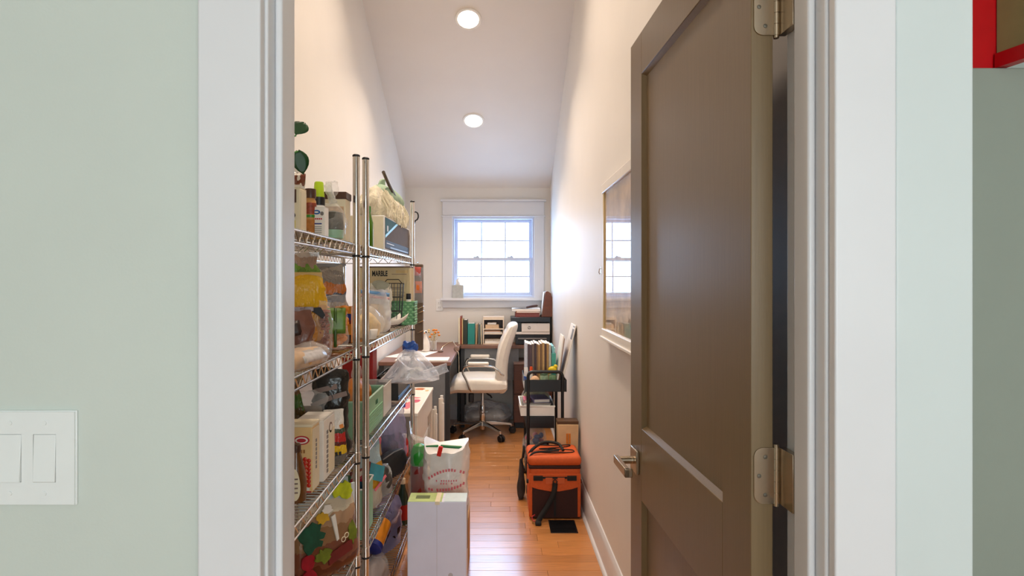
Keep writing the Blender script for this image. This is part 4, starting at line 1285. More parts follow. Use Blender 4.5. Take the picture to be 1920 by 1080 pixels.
bag(0.070, 0.06, 0.05, 'heap', 216, 0.01).build('pale_packet', WHITEC, cbg, loc=(0.03, 0.0, 0.02))

# ================================================================== far unit, fourth shelf
mb2 = thing('storage_bin', 'mint green bin standing behind the chrome post on the fourth shelf', 'bin', (-0.552, 2.345, S4))
k = MB().box(-0.058, 0.058, -0.085, 0.085, 0, 0.004)
for s_ in (-1, 1):
    k.box(min(s_ * 0.058, s_ * 0.055), max(s_ * 0.058, s_ * 0.055), -0.085, 0.085, 0.004, 0.185)
    k.box(-0.055, 0.055, min(s_ * 0.085, s_ * 0.082), max(s_ * 0.085, s_ * 0.082), 0.004, 0.185)
k.build('bin_wall', MINT, mb2)
MB().tube([(-0.058, -0.085, 0.185), (0.058, -0.085, 0.185), (0.058, 0.085, 0.185), (-0.058, 0.085, 0.185)], 0.004, 6, closed=True).build('rim', WHITEP, mb2)
np_ = thing('packet', 'navy and red packet tilted inside the mint bin on the fourth shelf', 'packet', (-0.540, 2.365, S4 + 0.0045), 60)
bag(0.090, 0.030, 0.215, 'stand', 221, 0.005).build('pouch', print_mat('navy_red', [(0, '#24496f'), (0.55, '#1f5478'), (0.80, '#a3273c'), (0.9, '#b9b6b0')], nscale=4, dist=0.06), np_)
MB().box(-0.04, 0.04, -0.002, 0.002, 0.208, 0.222).build('crimped_seal', MAROON, np_)

ybp = thing('tortilla_packet', 'blue grey packet with yellow and teal print, leaning at the post', 'packet', (-0.545, 2.560, S4), 58)
bag(0.170, 0.060, 0.300, 'stand', 231, 0.008).build('pouch', print_mat('yellow_teal', [(0, '#b9b0a0'), (0.30, '#c98f16'), (0.62, '#9fb6bf'), (0.85, '#86a6b4')], nscale=3, dist=0.05, rough=0.2), ybp)
MB().box(-0.045, 0.045, -0.001, 0.001, -0.032, 0.032).build('teal_panel', mat('teal_panel', '#2c8a9c', rough=0.3, var=0.1), ybp, loc=(0.022, -0.0335, 0.155), rot=(R(-8), R(24), 0))
MB().box(-0.012, 0.012, -0.001, 0.001, -0.036, 0.036).build('maroon_panel', MAROON, ybp, loc=(-0.032, -0.0330, 0.178), rot=(R(-8), R(24), 0))
MB().box(-0.040, 0.040, -0.002, 0.002, -0.005, 0.005).build('pink_edge', PINK, ybp, loc=(0.045, -0.0335, 0.105), rot=(R(-6), R(-34), 0))
MB().box(-0.078, 0.078, -0.002, 0.002, 0.292, 0.306).build('crimped_seal', mat('steel_blue', '#8fb0bd', rough=0.25), ybp)

zp2 = thing('zip_bag', 'violet tinted zip bag with a dark blue closure on the fourth shelf', 'zip bag', (-0.560, 3.200, S4), 52)
bag(0.225, 0.050, 0.305, 'stand', 241, 0.010).build('film', CLEARP, zp2)
MB().box(-0.105, 0.105, -0.004, 0.004, 0.278, 0.304).build('blue_zip', mat('zip_dark_blue', '#3d4fb0', rough=0.3), zp2, bevel=0.002)
bag(0.190, 0.034, 0.150, 'stand', 242, 0.008).build('filling', DARKB, zp2, loc=(0, 0, 0.001))
bkp = thing('black_pouch', 'black curved pouch lying in front of the violet zip bag', 'pouch', (-0.528, 2.990, S4 + 0.0), 72)
bag(0.330, 0.060, 0.125, 'heap', 251, 0.006).build('pouch', mat('matt_black', '#15141a', rough=0.7, var=0.2), bkp)
MB().tube([(-0.10, -0.02, 0.112), (0, -0.026, 0.122), (0.10, -0.02, 0.112)], 0.003, 6).build('zipper', GREYP, bkp)
pkb = thing('pink_bag', 'pink and tan bag peeking over the black pouch', 'bag', (-0.605, 3.035, S4), 40)
bag(0.080, 0.06, 0.190, 'stand', 255, 0.010).build('pouch', print_mat('pink_tan', [(0, '#7a5a48'), (0.5, '#c79a63'), (0.74, '#e0707c'), (0.92, '#d98f92')], nscale=6, dist=0.10), pkb)
MB().box(-0.034, 0.034, -0.002, 0.002, 0.184, 0.196).build('crimped_seal', PINK, pkb)
dpk = thing('nut_bag', 'smoky bag of dark nuts at the front of the fourth shelf', 'bag', (-0.528, 2.735, S4), 66)
bag(0.170, 0.070, 0.140, 'heap', 261, 0.014).build('film', CLEAR, dpk)
bag(0.150, 0.060, 0.115, 'heap', 262, 0.012).build('nuts', mat('dark_nuts', '#3b342f', rough=0.5, var=0.5, scale=70), dpk, loc=(0, 0, 0.002))
rbt = bottle('red_bottle', 'small red bottle with a white cap at the far end of the fourth shelf', 'bottle', (-0.508, 3.345, S4),
       [(0.018, 0), (0.021, 0.004), (0.021, 0.08), (0.012, 0.100)], REDDEEP, [(0.0125, 0.099), (0.013, 0.101), (0.013, 0.118), (0.011, 0.12)], WHITEP, [(0.0213, 0.02, 0.06, PINK)])

# ================================================================== far unit, bottom shelf
pbg = thing('plastic_bag', 'violet and brown plastic bag stuffed onto the bottom shelf', 'plastic bag', (-0.555, 2.985, S5), 70)
bag(0.290, 0.085, 0.270, 'heap', 271, 0.022, freq=11, nu=48, nv=22).build('film', CLEARP, pbg)
bag(0.250, 0.065, 0.225, 'heap', 272, 0.016, freq=14).build('contents', print_mat('violet_mix', [(0, '#3a2620'), (0.35, '#6b3430'), (0.55, '#2d3a33'), (0.72, '#6a5f92'), (0.9, '#9d98c8')], nscale=7, dist=0.2), pbg, loc=(0, 0, 0.004))
gbg = thing('plastic_bag', 'grey clear bag crumpled at the front of the bottom shelf', 'plastic bag', (-0.540, 2.540, S5), 75)
bag(0.330, 0.110, 0.150, 'heap', 281, 0.018, freq=12, nu=48, nv=22).build('film', CLEAR, gbg)
bag(0.290, 0.090, 0.125, 'heap', 282, 0.012).build('contents', mat('taupe_contents', '#8f7a74', rough=0.6, var=0.35, scale=18), gbg, loc=(0, 0, 0.003))
cn = thing('canister', 'orange and white canister with a blue lid lying on a clear bag', 'canister', (-0.515, 2.640, S5 + 0.222), rot=(R(122), 0, R(-12)))
MB().lathe([(0.034, -0.06), (0.040, -0.056), (0.040, 0.055), (0.038, 0.058)], n=24).build('body', mat('orange_can', '#d9831c', rough=0.3, var=0.06), cn)
MB().lathe([(0.0402, 0.050), (0.0415, 0.052), (0.0415, 0.072), (0.037, 0.074), (0.004, 0.0742)], n=24).build('lid', NAVY, cn)
for an in (70, 190, 310):
    st_ = MB()
    st_.grid(lambda u, v: Vector((0.0405 * math.cos(R(an + 22 * u)), 0.0405 * math.sin(R(an + 22 * u)), -0.054 + 0.104 * v)), 3, 1)
    st_.build('white_stripe', WHITEP, cn, solid=0.0008)
bottle('dark_bottle', 'dark green bottle with a pale cap at the end of the bottom shelf', 'bottle', (-0.510, 3.300, S5),
       [(0.026, 0), (0.030, 0.004), (0.030, 0.15), (0.014, 0.20), (0.012, 0.22)], mat('bottle_green', '#1c3324', rough=0.2), [(0.0135, 0.218), (0.014, 0.22), (0.014, 0.245), (0.012, 0.247)], CREAM, [(0.0303, 0.03, 0.11, REDDEEP)])

# ------------------------------------------------------------------ on the floor by the shelves
t, a, b, h = carton('flat_carton', 'narrow white carton standing on the floor in front of the grocery bag', 'box', -0.382, -0.132, 2.595, 2.705, 0.0, 0.446, mat('lilac_white_card', '#dedff2', rough=0.55, var=0.03, scale=8))
plate_x(t, 'side_slot', 0.012, 0.022, 0.22, h - 0.04, a, INK)
MB().box(-a + 0.001, 0.02, -b + 0.001, b - 0.001, h, h + 0.001).build('green_label', mat('pale_green_label', '#b5c77e', rough=0.5, var=0.1), t)
MB().box(0.03, a - 0.001, -b + 0.001, b - 0.001, h, h + 0.001).build('pale_label', mat('ice_label', '#cfe0e6', rough=0.5, var=0.05), t)
MB().box(-a + 0.03, -a + 0.09, -0.018, 0.020, h + 0.001, h + 0.0016).build('dark_print', mat('olive_ink', '#5d6a3c', rough=0.6), t)
MB().box(-0.0006, 0.0006, -b - 0.0008, -b, 0.002, h - 0.002).build('seam', mat('seam_grey', '#b2adb3', rough=0.7), t)
MB().box(-0.008, 0.012, -b - 0.001, b, h - 0.012, h + 0.0018).build('tape', CREAM, t)
disc_y(t, 'finger_mark', 0.058, 0.135, 0.010, 0.011, -b, mat('mark_grey', '#bdb8c0', rough=0.7), t=0.0004)

kb = thing('cardboard_box', 'brown cardboard box under the white grocery bag', 'box', (-0.245, 2.935, 0.0))
bx, by, bh = 0.105, 0.170, 0.245
k = MB().box(-bx, bx, -by, by, 0, 0.004)
for s_ in (-1, 1):
    k.box(min(s_ * bx, s_ * (bx - 0.004)), max(s_ * bx, s_ * (bx - 0.004)), -by, by, 0.004, bh)
    k.box(-bx + 0.004, bx - 0.004, min(s_ * by, s_ * (by - 0.004)), max(s_ * by, s_ * (by - 0.004)), 0.004, bh)
k.build('box_wall', KRAFT, kb)
MB().box(-bx, bx, -by, by, bh, bh + 0.003).build('box_top', KRAFT, kb)

gr = thing('grocery_bag', 'white plastic grocery bag with red print behind the narrow white carton', 'plastic bag', (-0.245, 2.905, 0.2485), 0)
BAGM = film('white_bag_film', '#f8f4f2', fac=0.60, rough=0.3, nscale=10, bump=0.35)
bag(0.205, 0.200, 0.345, 'open', 291, 0.015, freq=11, nu=48, nv=24, e=0.75).build('bag_film', BAGM, gr)
bag(0.170, 0.160, 0.175, 'heap', 292, 0.012).build('groceries', mat('pinkish_food', '#c79a82', rough=0.6, var=0.3, scale=16), gr, loc=(0, 0, 0.005))
MB().obox((0.0, 0.02, 0.25), (0.15, 0.05, 0.18), (0, R(4), 0)).build('white_box_inside', WHITEC, gr, bevel=0.003)
MB().obox((0.03, -0.03, 0.356), (0.105, 0.025, 0.012), (0, R(4), 0)).build('green_handle', mat('green_handle', '#14723a', rough=0.4), gr, bevel=0.004)
MB().obox((-0.062, -0.03, 0.358), (0.06, 0.022, 0.012), (0, R(-3), 0)).build('green_handle', mat('green_handle', '#14723a'), gr, bevel=0.004)
MB().obox((-0.022, -0.07, 0.345), (0.020, 0.010, 0.050), (R(10), R(14), 0)).build('red_clip', mat('red_clip', '#d8160f', rough=0.35), gr, bevel=0.003)
BPR = mat('bag_print', '#c4606a', rough=0.6)
def curve_print(z0, arch, n, x0, x1, hgt, seed, skew=0.0):
    r_ = random.Random(seed)
    for i in range(n):
        f = i / (n - 1)
        x = x0 + (x1 - x0) * f
        if r_.random() < 0.08:
            continue
        z = z0 + arch * (1 - (2 * f - 1) ** 2) + skew * f
        zz = z / 0.345
        yy = -0.100 * (0.6 + 0.4) * (1 - 0.25 * zz) * (max(0.05, 1 - abs(x / 0.1035) ** 2.9)) ** 0.345 - 0.0085
        MB().box(-hgt * 0.32, hgt * 0.32, -0.001, 0.001, -hgt / 2, hgt / 2 * r_.uniform(0.7, 1)).build('printed_letter', BPR, gr, loc=(x, yy, z), rot=(R(-4), R(-18 * (1 - 2 * f) * (1 if arch else 0)), R(25 * x / 0.1)))
curve_print(0.225, 0.026, 13, -0.070, 0.088, 0.013, 1, skew=0.022)
curve_print(0.215, 0.0, 9, -0.035, 0.055, 0.008, 2)
curve_print(0.203, 0.0, 5, -0.015, 0.035, 0.008, 3)
curve_print(0.176, -0.010, 13, -0.070, 0.088, 0.013, 4, skew=0.02)

gbx = thing('bagged_bottle', 'green topped bottle in a clear bag beside the grocery bag', 'bottle', (-0.398, 3.110, 0.0))
MB().lathe([(0.036, 0), (0.042, 0.006), (0.042, 0.44), (0.037, 0.455)], n=24).build('red_body', mat('red_juice', '#7c1d18', rough=0.2, var=0.15), gbx)
MB().lathe([(0.040, 0.450), (0.044, 0.458), (0.042, 0.515), (0.028, 0.548), (0.012, 0.556)], n=24).build('green_top', mat('green_top', '#2f9a34', rough=0.25, var=0.15), gbx)
bag(0.098, 0.098, 0.600, 'open', 301, 0.010, freq=18).build('clear_bag', CLEAR, gbx)

# white low table with printed top, two white rolls beside it
wtb = thing('play_table', 'low white table with pink and orange drawings on its top', 'table', (-0.458, 3.520, 0.0))
TWD, TL, TZ = 0.40, 0.86, 0.620
TW = mat('white_laminate', '#ece4d8', rough=0.4, var=0.03)
MB().box(-TWD, 0, 0, TL, TZ - 0.020, TZ).build('table_top', TW, wtb, bevel=0.003)
for (x_, y_) in ((-0.035, 0.015), (-0.035, TL - 0.05), (-TWD + 0.005, 0.015), (-TWD + 0.005, TL - 0.05)):
    MB().box(x_, x_ + 0.030, y_, y_ + 0.035, 0, TZ - 0.020).build('leg', TW, wtb, bevel=0.002)
MB().box(-0.016, -0.004, 0.05, TL - 0.05, TZ - 0.14, TZ - 0.020).build('apron', TW, wtb)
MB().box(-0.016, -0.004, 0.05, TL * 0.62, 0.16, TZ - 0.14).build('side_panel', TW, wtb)
MB().box(-TWD + 0.03, -0.005, TL - 0.03, TL - 0.018, TZ - 0.14, TZ - 0.020).build('apron', TW, wtb)
for i, (x_, y_, rx_, ry_, m_) in enumerate(((-0.09, 0.22, 0.035, 0.10, PINK), (-0.06, 0.36, 0.03, 0.05, mat('rose_print', '#c9475e', rough=0.5)), (-0.14, 0.30, 0.03, 0.06, ORANGE), (-0.10, 0.46, 0.05, 0.03, PINK), (-0.085, 0.78, 0.035, 0.04, mat('rust_print', '#b9692f', rough=0.5)), (-0.03, 0.72, 0.012, 0.03, TANC))):
    MB().prism([(x_ + p[0], y_ + p[1]) for p in blob(0, 0, rx_, ry_, seed=i + 20, wob=0.2)], TZ, TZ + 0.0008, 'Z').build('drawing', m_, wtb)
for i, (x_, y_, h_, r_, lbl) in enumerate(((XP(815, 4.46), 4.46, 0.445, 0.017, 'shorter white paper roll standing on end beside the play table'),
                                            (XP(827, 4.40), 4.40, 0.535, 0.018, 'taller white paper roll standing on end beside the desk panel'))):
    rl = thing('paper_roll', lbl, 'paper roll', (x_, y_, 0), group='white rolls by the table')
    MB().bar((0, 0, 0), (0, 0, h_), r_, n=20).build('outer_sheet', TW, rl)
    MB().bar((0.004, 0, h_), (0.004, 0, h_ + 0.022), r_ * 0.62, n=16).build('inner_core', WHITEP, rl)
    MB().bar((r_ * 0.7, -0.01, 0), (r_ * 0.7, -0.01, h_ - 0.03), r_ * 0.6, n=12).build('loose_edge', PAPER, rl)
lbx = thing('wooden_tub', 'pale wooden tub on the floor under the end of the play table', 'tub', (XP(803, 4.05), 3.86, 0.0))
MB().lathe([(0.075, 0), (0.085, 0.004), (0.098, 0.185), (0.100, 0.19), (0.094, 0.19), (0.08, 0.02), (0.004, 0.018)], n=28).build('tub_wall', mat('pale_wood', '#d8bd8c', rough=0.5, var=0.1), lbx)
MB().lathe([(0.0985, 0.165), (0.1015, 0.167), (0.1015, 0.185), (0.0985, 0.187)], n=28).build('rim_band', mat('pale_wood2', '#c4a46d', rough=0.5), lbx)
# ------------------------------------------------------------------ desks
DZ = 0.770
WALNUT = mat('walnut_top', '#7b5445', rough=0.38, var=0.12, scale=8, stretch=(1, 12, 1))
WALNUTX = mat('walnut_top_x', '#75503f', rough=0.38, var=0.12, scale=8, stretch=(12, 1, 1))
STEEL = mat('charcoal_steel', '#2b2d31', rough=0.5, var=0.06)
PANELG = mat('grey_panel', '#7d8084', rough=0.6, var=0.05)
d1 = thing('desk', 'walnut topped desk with grey end panel along the wall beyond the shelves', 'desk', (XL + 0.02, 4.600, 0.0))
DX = 0.545
MB().box(0, DX, 0, 1.46, DZ - 0.028, DZ).build('desk_top', WALNUT, d1, bevel=0.003)
for (x_, y_) in ((0.0, 0.02), (DX - 0.045, 0.02), (0.0, 1.41), (DX - 0.045, 1.41)):
    MB().box(x_, x_ + 0.035, y_, y_ + 0.035, 0, DZ - 0.028).build('leg', STEEL, d1, bevel=0.002)
MB().box(0.035, DX - 0.045, 0.030, 0.045, 0.10, DZ - 0.028).build('end_panel', PANELG, d1, bevel=0.002)
MB().box(0.0, DX - 0.010, 0.02, 0.055, 0.0, 0.03).build('foot_rail', STEEL, d1, bevel=0.002)
MB().box(DX - 0.035, DX - 0.020, 0.055, 1.41, DZ - 0.075, DZ - 0.028).build('side_rail', STEEL, d1)
MB().box(0.01, 0.025, 0.06, 1.40, 0.15, DZ - 0.028).build('back_panel', PANELG, d1)

bx0 = XL + 0.02 + DX + 0.004
d2 = thing('desk', 'walnut topped desk under the window behind the white chair', 'desk', (bx0, 5.745, 0.0))
BW_, BD_ = XR - 0.01 - bx0, YB - 0.02 - 5.745
MB().box(0, BW_, 0, BD_, DZ - 0.028, DZ).build('desk_top', WALNUTX, d2, bevel=0.003)
for (x_, y_) in ((0.0, 0.01), (0.0, BD_ - 0.05)):
    MB().box(x_, x_ + 0.035, y_, y_ + 0.035, 0, DZ - 0.028).build('leg', STEEL, d2, bevel=0.002)
MB().box(0.035, 0.545, 0.03, 0.045, 0.44, DZ - 0.028).build('modesty_panel', PANELG, d2)
MB().box(0.035, 0.545, BD_ - 0.03, BD_ - 0.02, 0.42, DZ - 0.06).build('back_rail', STEEL, d2)
# drawer pedestal under the right end
WOODR = mat('pedestal_wood', '#5c3526', rough=0.4, var=0.15, scale=6, stretch=(1, 1, 8))
pd = thing('drawer_pedestal', 'dark wood drawer pedestal under the window desk beside the chair', 'drawer unit', (0.150, 5.70, 0.0))
MB().box(0, 0.36, 0.02, 0.37, 0.055, 0.600).build('body', WOODR, pd, bevel=0.002)
MB().box(0.01, 0.35, 0.04, 0.36, 0.0, 0.055).build('plinth', BLACK, pd)
for z0, z1 in ((0.06, 0.32), (0.33, 0.595)):
    dw = MB().box(0.005, 0.355, 0.002, 0.02, z0, z1).build('drawer', WOODR, pd, bevel=0.002)
    MB().bar((0.13, -0.014, z1 - 0.05), (0.23, -0.014, z1 - 0.05), 0.005).bar((0.14, -0.014, z1 - 0.05), (0.14, 0.003, z1 - 0.05), 0.004).bar((0.22, -0.014, z1 - 0.05), (0.22, 0.003, z1 - 0.05), 0.004).build('handle', NICKEL, dw)
MB().box(0.0, 0.36, 0.0, 0.37, 0.600, 0.618).build('top_board', mat('pedestal_edge', '#a3857a', rough=0.4), pd, bevel=0.002)

# ------------------------------------------------------------------ things on the left desk
def sheet(label, x, y, z, w_, d_, rz, m_=PAPER, thick=0.002, lines=0):
    t = thing('paper_sheet', label, 'paper', (x, y, z), rz, group='papers on the desk')
    MB().box(-w_ / 2, w_ / 2, -d_ / 2, d_ / 2, 0.0005, 0.0005 + thick).build('sheet', m_, t, bevel=min(0.0005, thick * 0.2))
    for i in range(lines):
        MB().box(-w_ * 0.4, w_ * 0.35, -d_ * 0.4 + i * d_ * 0.8 / max(1, lines), -d_ * 0.4 + i * d_ * 0.8 / max(1, lines) + 0.003, thick + 0.0004, thick + 0.0008).build('text_line', GREYP, t)
    return t
sheet('white paper pad along the front edge of the walnut desk', -0.575, 4.715, DZ, 0.40, 0.19, 0, thick=0.010)
sheet('printed white page slanted on the middle of the walnut desk', -0.645, 5.10, DZ, 0.19, 0.34, -14, lines=9)
sheet('white page half hidden by the shelf on the walnut desk', -0.775, 4.98, DZ, 0.18, 0.26, -20, lines=5)
vs = thing('vase', 'white ceramic bird shaped vase on the walnut desk against the wall', 'vase', (XP(798, 5.25), 5.25, DZ))
MB().lathe([(0.022, 0), (0.034, 0.01), (0.041, 0.045), (0.034, 0.085), (0.016, 0.120), (0.011, 0.150), (0.014, 0.170), (0.010, 0.171)], n=24).build('body', mat('ceramic_white', '#e9e1d8', rough=0.2, var=0.02), vs)
MB().ball((0.0, -0.004, 0.168), 0.018, 0.018, 0.016).build('head', mat('ceramic_white', '#e9e1d8'), vs)
MB().ball((0.006, -0.019, 0.171), 0.007, 0.004, 0.009).build('dark_eye', INK, vs)
MB().bar((-0.005, -0.018, 0.164), (-0.012, -0.036, 0.155), 0.005, r2=0.001).build('beak', ORANGE, vs)
dfl = thing('dried_flowers', 'orange dried flowers in a small pale glass on the walnut desk', 'flowers', (XP(813, 5.36), 5.36, DZ))
MB().lathe([(0.022, 0), (0.026, 0.004), (0.028, 0.085), (0.026, 0.085), (0.024, 0.008), (0.002, 0.006)], n=20).build('glass', HAZE, dfl)
rd = random.Random(3)
for i in range(14):
    an, rr = rd.uniform(0, 2 * PI), rd.uniform(0.01, 0.055)
    e_ = (rr * math.cos(an), rr * math.sin(an) * 0.6, rd.uniform(0.115, 0.185))
    st_ = MB().tube([(0, 0, 0.01), (e_[0] * 0.4, e_[1] * 0.4, e_[2] * 0.6), e_], 0.0013, 5).build('stem', TANC, dfl)
    MB().ball(e_, 0.012, 0.010, 0.009, n=8, m=6).build('flower_head', ORANGE if i % 3 else TANC, st_)
gl = thing('headphones', 'thin wire headphones lying at the corner of the walnut desk', 'headphones', (XP(845, 5.25), 5.25, DZ))
MB().tube([(-0.085, -0.02, 0.012), (-0.07, 0.02, 0.04), (-0.02, 0.04, 0.075), (0.02, 0.03, 0.085), (0.045, 0.0, 0.05), (0.05, -0.01, 0.02)], 0.004, 8).build('band', NICKEL, gl)
MB().lathe([(0.006, -0.008), (0.022, -0.008), (0.024, 0.0), (0.018, 0.008), (0.004, 0.009)], (0.050, -0.012, 0.026), n=16, rot=(R(80), 0, 0)).build('ear_cup', TAPE, gl)
MB().lathe([(0.006, -0.008), (0.022, -0.008), (0.024, 0.0), (0.018, 0.008), (0.004, 0.009)], (-0.085, -0.02, 0.0095), n=16).build('ear_cup', TAPE, gl)
MB().tube([(0.045, -0.01, 0.012), (0.062, -0.04, 0.006), (0.072, -0.08, 0.004), (0.077, -0.10, -0.04), (0.078, -0.10, -0.20)], 0.002, 6).build('cable', CREAM, gl)

# ------------------------------------------------------------------ books and organiser on the back desk
yb_ = 5.87
def book(label, px0, px1, ytop, m_, depth=0.17, tilt=0, cover_l=None, y=None):
    yy = y or yb_
    x0, x1 = XP(px0, yy), XP(px1, yy)
    h_ = ZP(ytop, yy) - DZ
    t = thing('book', label, 'book', ((x0 + x1) / 2, yy, DZ), rot=(0, R(tilt), 0), group='books on the back desk')
    w_ = (x1 - x0) / 2
    MB().box(-w_, w_, 0.0, 0.003, 0, h_).build('spine', m_, t, bevel=0.001)
    MB().box(-w_, -w_ + 0.003, 0.003, depth, 0, h_).build('cover', m_, t)
    MB().box(w_ - 0.003, w_, 0.003, depth, 0, h_).build('cover', m_, t)
    MB().box(-w_ + 0.003, w_ - 0.003, 0.004, depth - 0.004, 0.003, h_ - 0.004).build('pages', PAPER, t)
    return t
book('thin cream book, first in the row on the back desk', 859.5, 862.5, 597, CREAM)
book('tall thin red brown book, second in the row on the back desk', 863, 865.5, 593, mat('book_rust', '#93412f', rough=0.5))
book('thin tan book beside the red brown one on the back desk', 866, 868, 598, TANC)
book('dark green binder, tallest of the wide books on the back desk', 868.8, 876, 600, mat('book_dark', '#2e362c', rough=0.5))
book('bright teal binder in the middle of the book row', 877, 890, 606.5, mat('book_teal', '#23887f', rough=0.45))
book('tan book leaning beside the teal binder', 891.2, 894.5, 608, mat('book_tan', '#a88d67', rough=0.5), tilt=2)
book('slate grey book after the tan one in the row', 896, 900, 608, mat('book_slate', '#56635f', rough=0.5), tilt=2)
book('narrow cream folder, last in the book row', 901.6, 903.6, 609, CREAM, tilt=-1)

og = thing('desk_organizer', 'cream desk organizer with two open slots stuffed with papers', 'organizer', (XP(905.5, 5.86), 5.86, DZ))
ow = XP(945, 5.86) - XP(905.5, 5.86)
oh = ZP(594, 5.86) - DZ
OGM = mat('organizer_cream', '#e6d2bb', rough=0.45, var=0.03)
MB().box(0, 0.010, 0, 0.18, 0, oh).build('side_panel', OGM, og, bevel=0.001)
MB().box(ow - 0.010, ow, 0, 0.18, 0, oh).build('side_panel', OGM, og, bevel=0.001)
MB().box(0.010, ow - 0.010, 0.172, 0.18, 0, oh).build('back_panel', BROWN, og)
for z0, z1 in ((0, 0.008), (0.095, 0.103), (0.140, 0.150), (oh - 0.030, oh)):
    MB().box(0.010, ow - 0.010, 0, 0.172, z0, z1).build('shelf_board', OGM, og)
for i, (x0, x1, z0, z1, m_) in enumerate(((0.016, 0.165, 0.008, 0.030, PAPER), (0.020, 0.180, 0.030, 0.048, mat('paper_grey', '#cbbfae', rough=0.8, var=0.15, scale=80)),
        (0.012, 0.182, 0.103, 0.120, PAPER), (0.018, 0.17, 0.120, 0.130, mat('paper_peach', '#dba888', rough=0.8)), (0.02, 0.150, 0.150, 0.188, mat('paper_buff', '#d3b492', rough=0.8, var=0.1)), (0.045, 0.13, 0.188, 0.206, PAPER))):
    MB().obox(((x0 + x1) / 2, 0.09, (z0 + z1) / 2), (x1 - x0, 0.14, z1 - z0 - 0.001), (0, 0, R((-1) ** i * 2))).build('paper_stack', m_, og)

# printer
pr = thing('printer', 'white and black printer on the back desk beside the chair', 'printer', (XP(967, 5.80), 5.80, DZ))
pw2 = 0.495 - XP(967, 5.80)
PRW = mat('printer_white', '#e9dfd6', rough=0.35, var=0.02)
PRB = mat('printer_black', '#24282e', rough=0.35, var=0.06)
MB().box(0.0, pw2, 0.03, 0.27, 0.0, 0.098).build('base_body', PRB, pr, bevel=0.004)
MB().box(0.02, pw2 - 0.03, -0.005, 0.03, 0.052, 0.066).build('paper_tray', GREYP, pr, bevel=0.003)
MB().box(0.015, pw2 - 0.025, 0.022, 0.030, 0.005, 0.045).build('tray_front', PRB, pr, bevel=0.002)
MB().box(0.0, pw2, 0.015, 0.28, 0.098, 0.122).build('lower_shell', PRW, pr, bevel=0.004)
MB().box(0.055, pw2, 0.012, 0.28, 0.122, 0.205).build('front_shell', PRW, pr, bevel=0.005)
MB().box(0.004, 0.053, 0.02, 0.28, 0.122, 0.215).build('control_panel', PRB, pr, bevel=0.003)
lg = MB().lathe([(0.002, 0.0), (0.0155, 0.0), (0.0155, 0.0012), (0.0020, 0.0012)], (0.128, 0.012, 0.163), n=24, rot=(PI / 2, 0, 0)).build('logo_disc', GREYP, pr)
lettering(lg, 'hp', 0.024, (0.128, 0.0102, 0.166), (PI / 2, 0, 0), PRW, bold=0.0006)
MB().box(-0.045, pw2 + 0.004, 0.0, 0.285, 0.2155, 0.262).build('scanner_lid', PRB, pr, bevel=0.004)

ZS = DZ + 0.2625
def flat(name, label, cat, x0, x1, y0, y1, z0, z1, m_, edge_m=None, group=None, rz=0):
    t = thing(name, label, cat, ((x0 + x1) / 2, (y0 + y1) / 2, z0), rz, group)
    a, b, h = (x1 - x0) / 2, (y1 - y0) / 2, z1 - z0
    if edge_m:
        MB().box(-a, a, -b, b, 0, h * 0.12).build('cover', m_, t)
        MB().box(-a + 0.004, a - 0.004, -b + 0.003, b - 0.003, h * 0.12, h * 0.88).build('pages', edge_m, t)
        MB().box(-a, a, -b, b, h * 0.88, h).build('cover', m_, t)
        MB().box(-a, -a + 0.004, -b, b, h * 0.12, h * 0.88).build('spine', m_, t)
    else:
        MB().grid(lambda u, v: Vector(((2 * u - 1) * a, (2 * v - 1) * b, h + 0.003 * math.sin(5 * u + 3 * v))), 6, 5).build('top_sheet', m_, t)
        MB().box(-a, a, -b, b, 0, h - 0.004).build('sheet_stack', PAPER, t)
    return t
px_ = lambda p: XP(p, 5.86)
flat('book', 'thick maroon book lying flat on the printer lid', 'book', px_(966), px_(1012), 5.84, 6.02, ZS, ZS + 0.040, MAROON, mat('maroon_pages', '#8a4a44', rough=0.7, var=0.2, scale=80), 'flat books on the printer')
flat('book', 'thin orange folder lying on the maroon book', 'folder', px_(968), px_(1012), 5.84, 6.02, ZS + 0.0405, ZS + 0.056, mat('orange_folder', '#c9854e', rough=0.6), PAPER, 'flat books on the printer')
flat('paper_stack', 'white loose papers on top of the orange folder', 'papers', px_(960), px_(1013), 5.85, 6.00, ZS + 0.0565, ZS + 0.080, PAPER)
ph = thing('glasses_case', 'dark brown glasses case lying on the loose white papers', 'case', (px_(998), 5.90, ZS + 0.0845), rot=(0, R(-8), R(10)))
MB().lathe([(0.004, -0.06), (0.011, -0.052), (0.013, 0.0), (0.011, 0.052), (0.004, 0.06)], (0, 0, 0.013), n=16, rot=(0, PI / 2, 0)).build('case_shell', BROWN, ph)
MB().bar((-0.045, -0.0128, 0.013), (0.045, -0.0128, 0.013), 0.001, n=6).build('seam', INK, ph)
lf_ = thing('file_holder', 'brown leather file holder with papers standing at the end of the printer', 'file holder', (px_(1014), 5.86, ZS))
fw = px_(1035.5) - px_(1014)
fhh = 0.245
prof = [(0.0, 0.0), (0.16, 0.0), (0.16, fhh - 0.01), (0.06, fhh), (0.0, fhh - 0.05)]
LEA = mat('brown_leather', '#6e3a23', rough=0.4, var=0.15, bump=0.15, bscale=90)
fp = [(0, 0), (fw, 0), (fw, fhh - 0.06), (fw * 0.88, fhh - 0.02), (fw * 0.62, fhh), (fw * 0.40, fhh - 0.004), (0.012, 0.02)]
MB().prism(fp, 0.0, 0.010, 'Y').build('front_panel', LEA, lf_, bevel=0.003)
MB().prism(fp, 0.150, 0.160, 'Y').build('back_panel', LEA, lf_, bevel=0.003)
MB().box(fw - 0.008, fw, 0.010, 0.150, 0.0, fhh - 0.065).build('side_panel', LEA, lf_)
MB().box(0.012, fw - 0.008, 0.010, 0.150, 0, 0.008).build('bottom_panel', LEA, lf_)
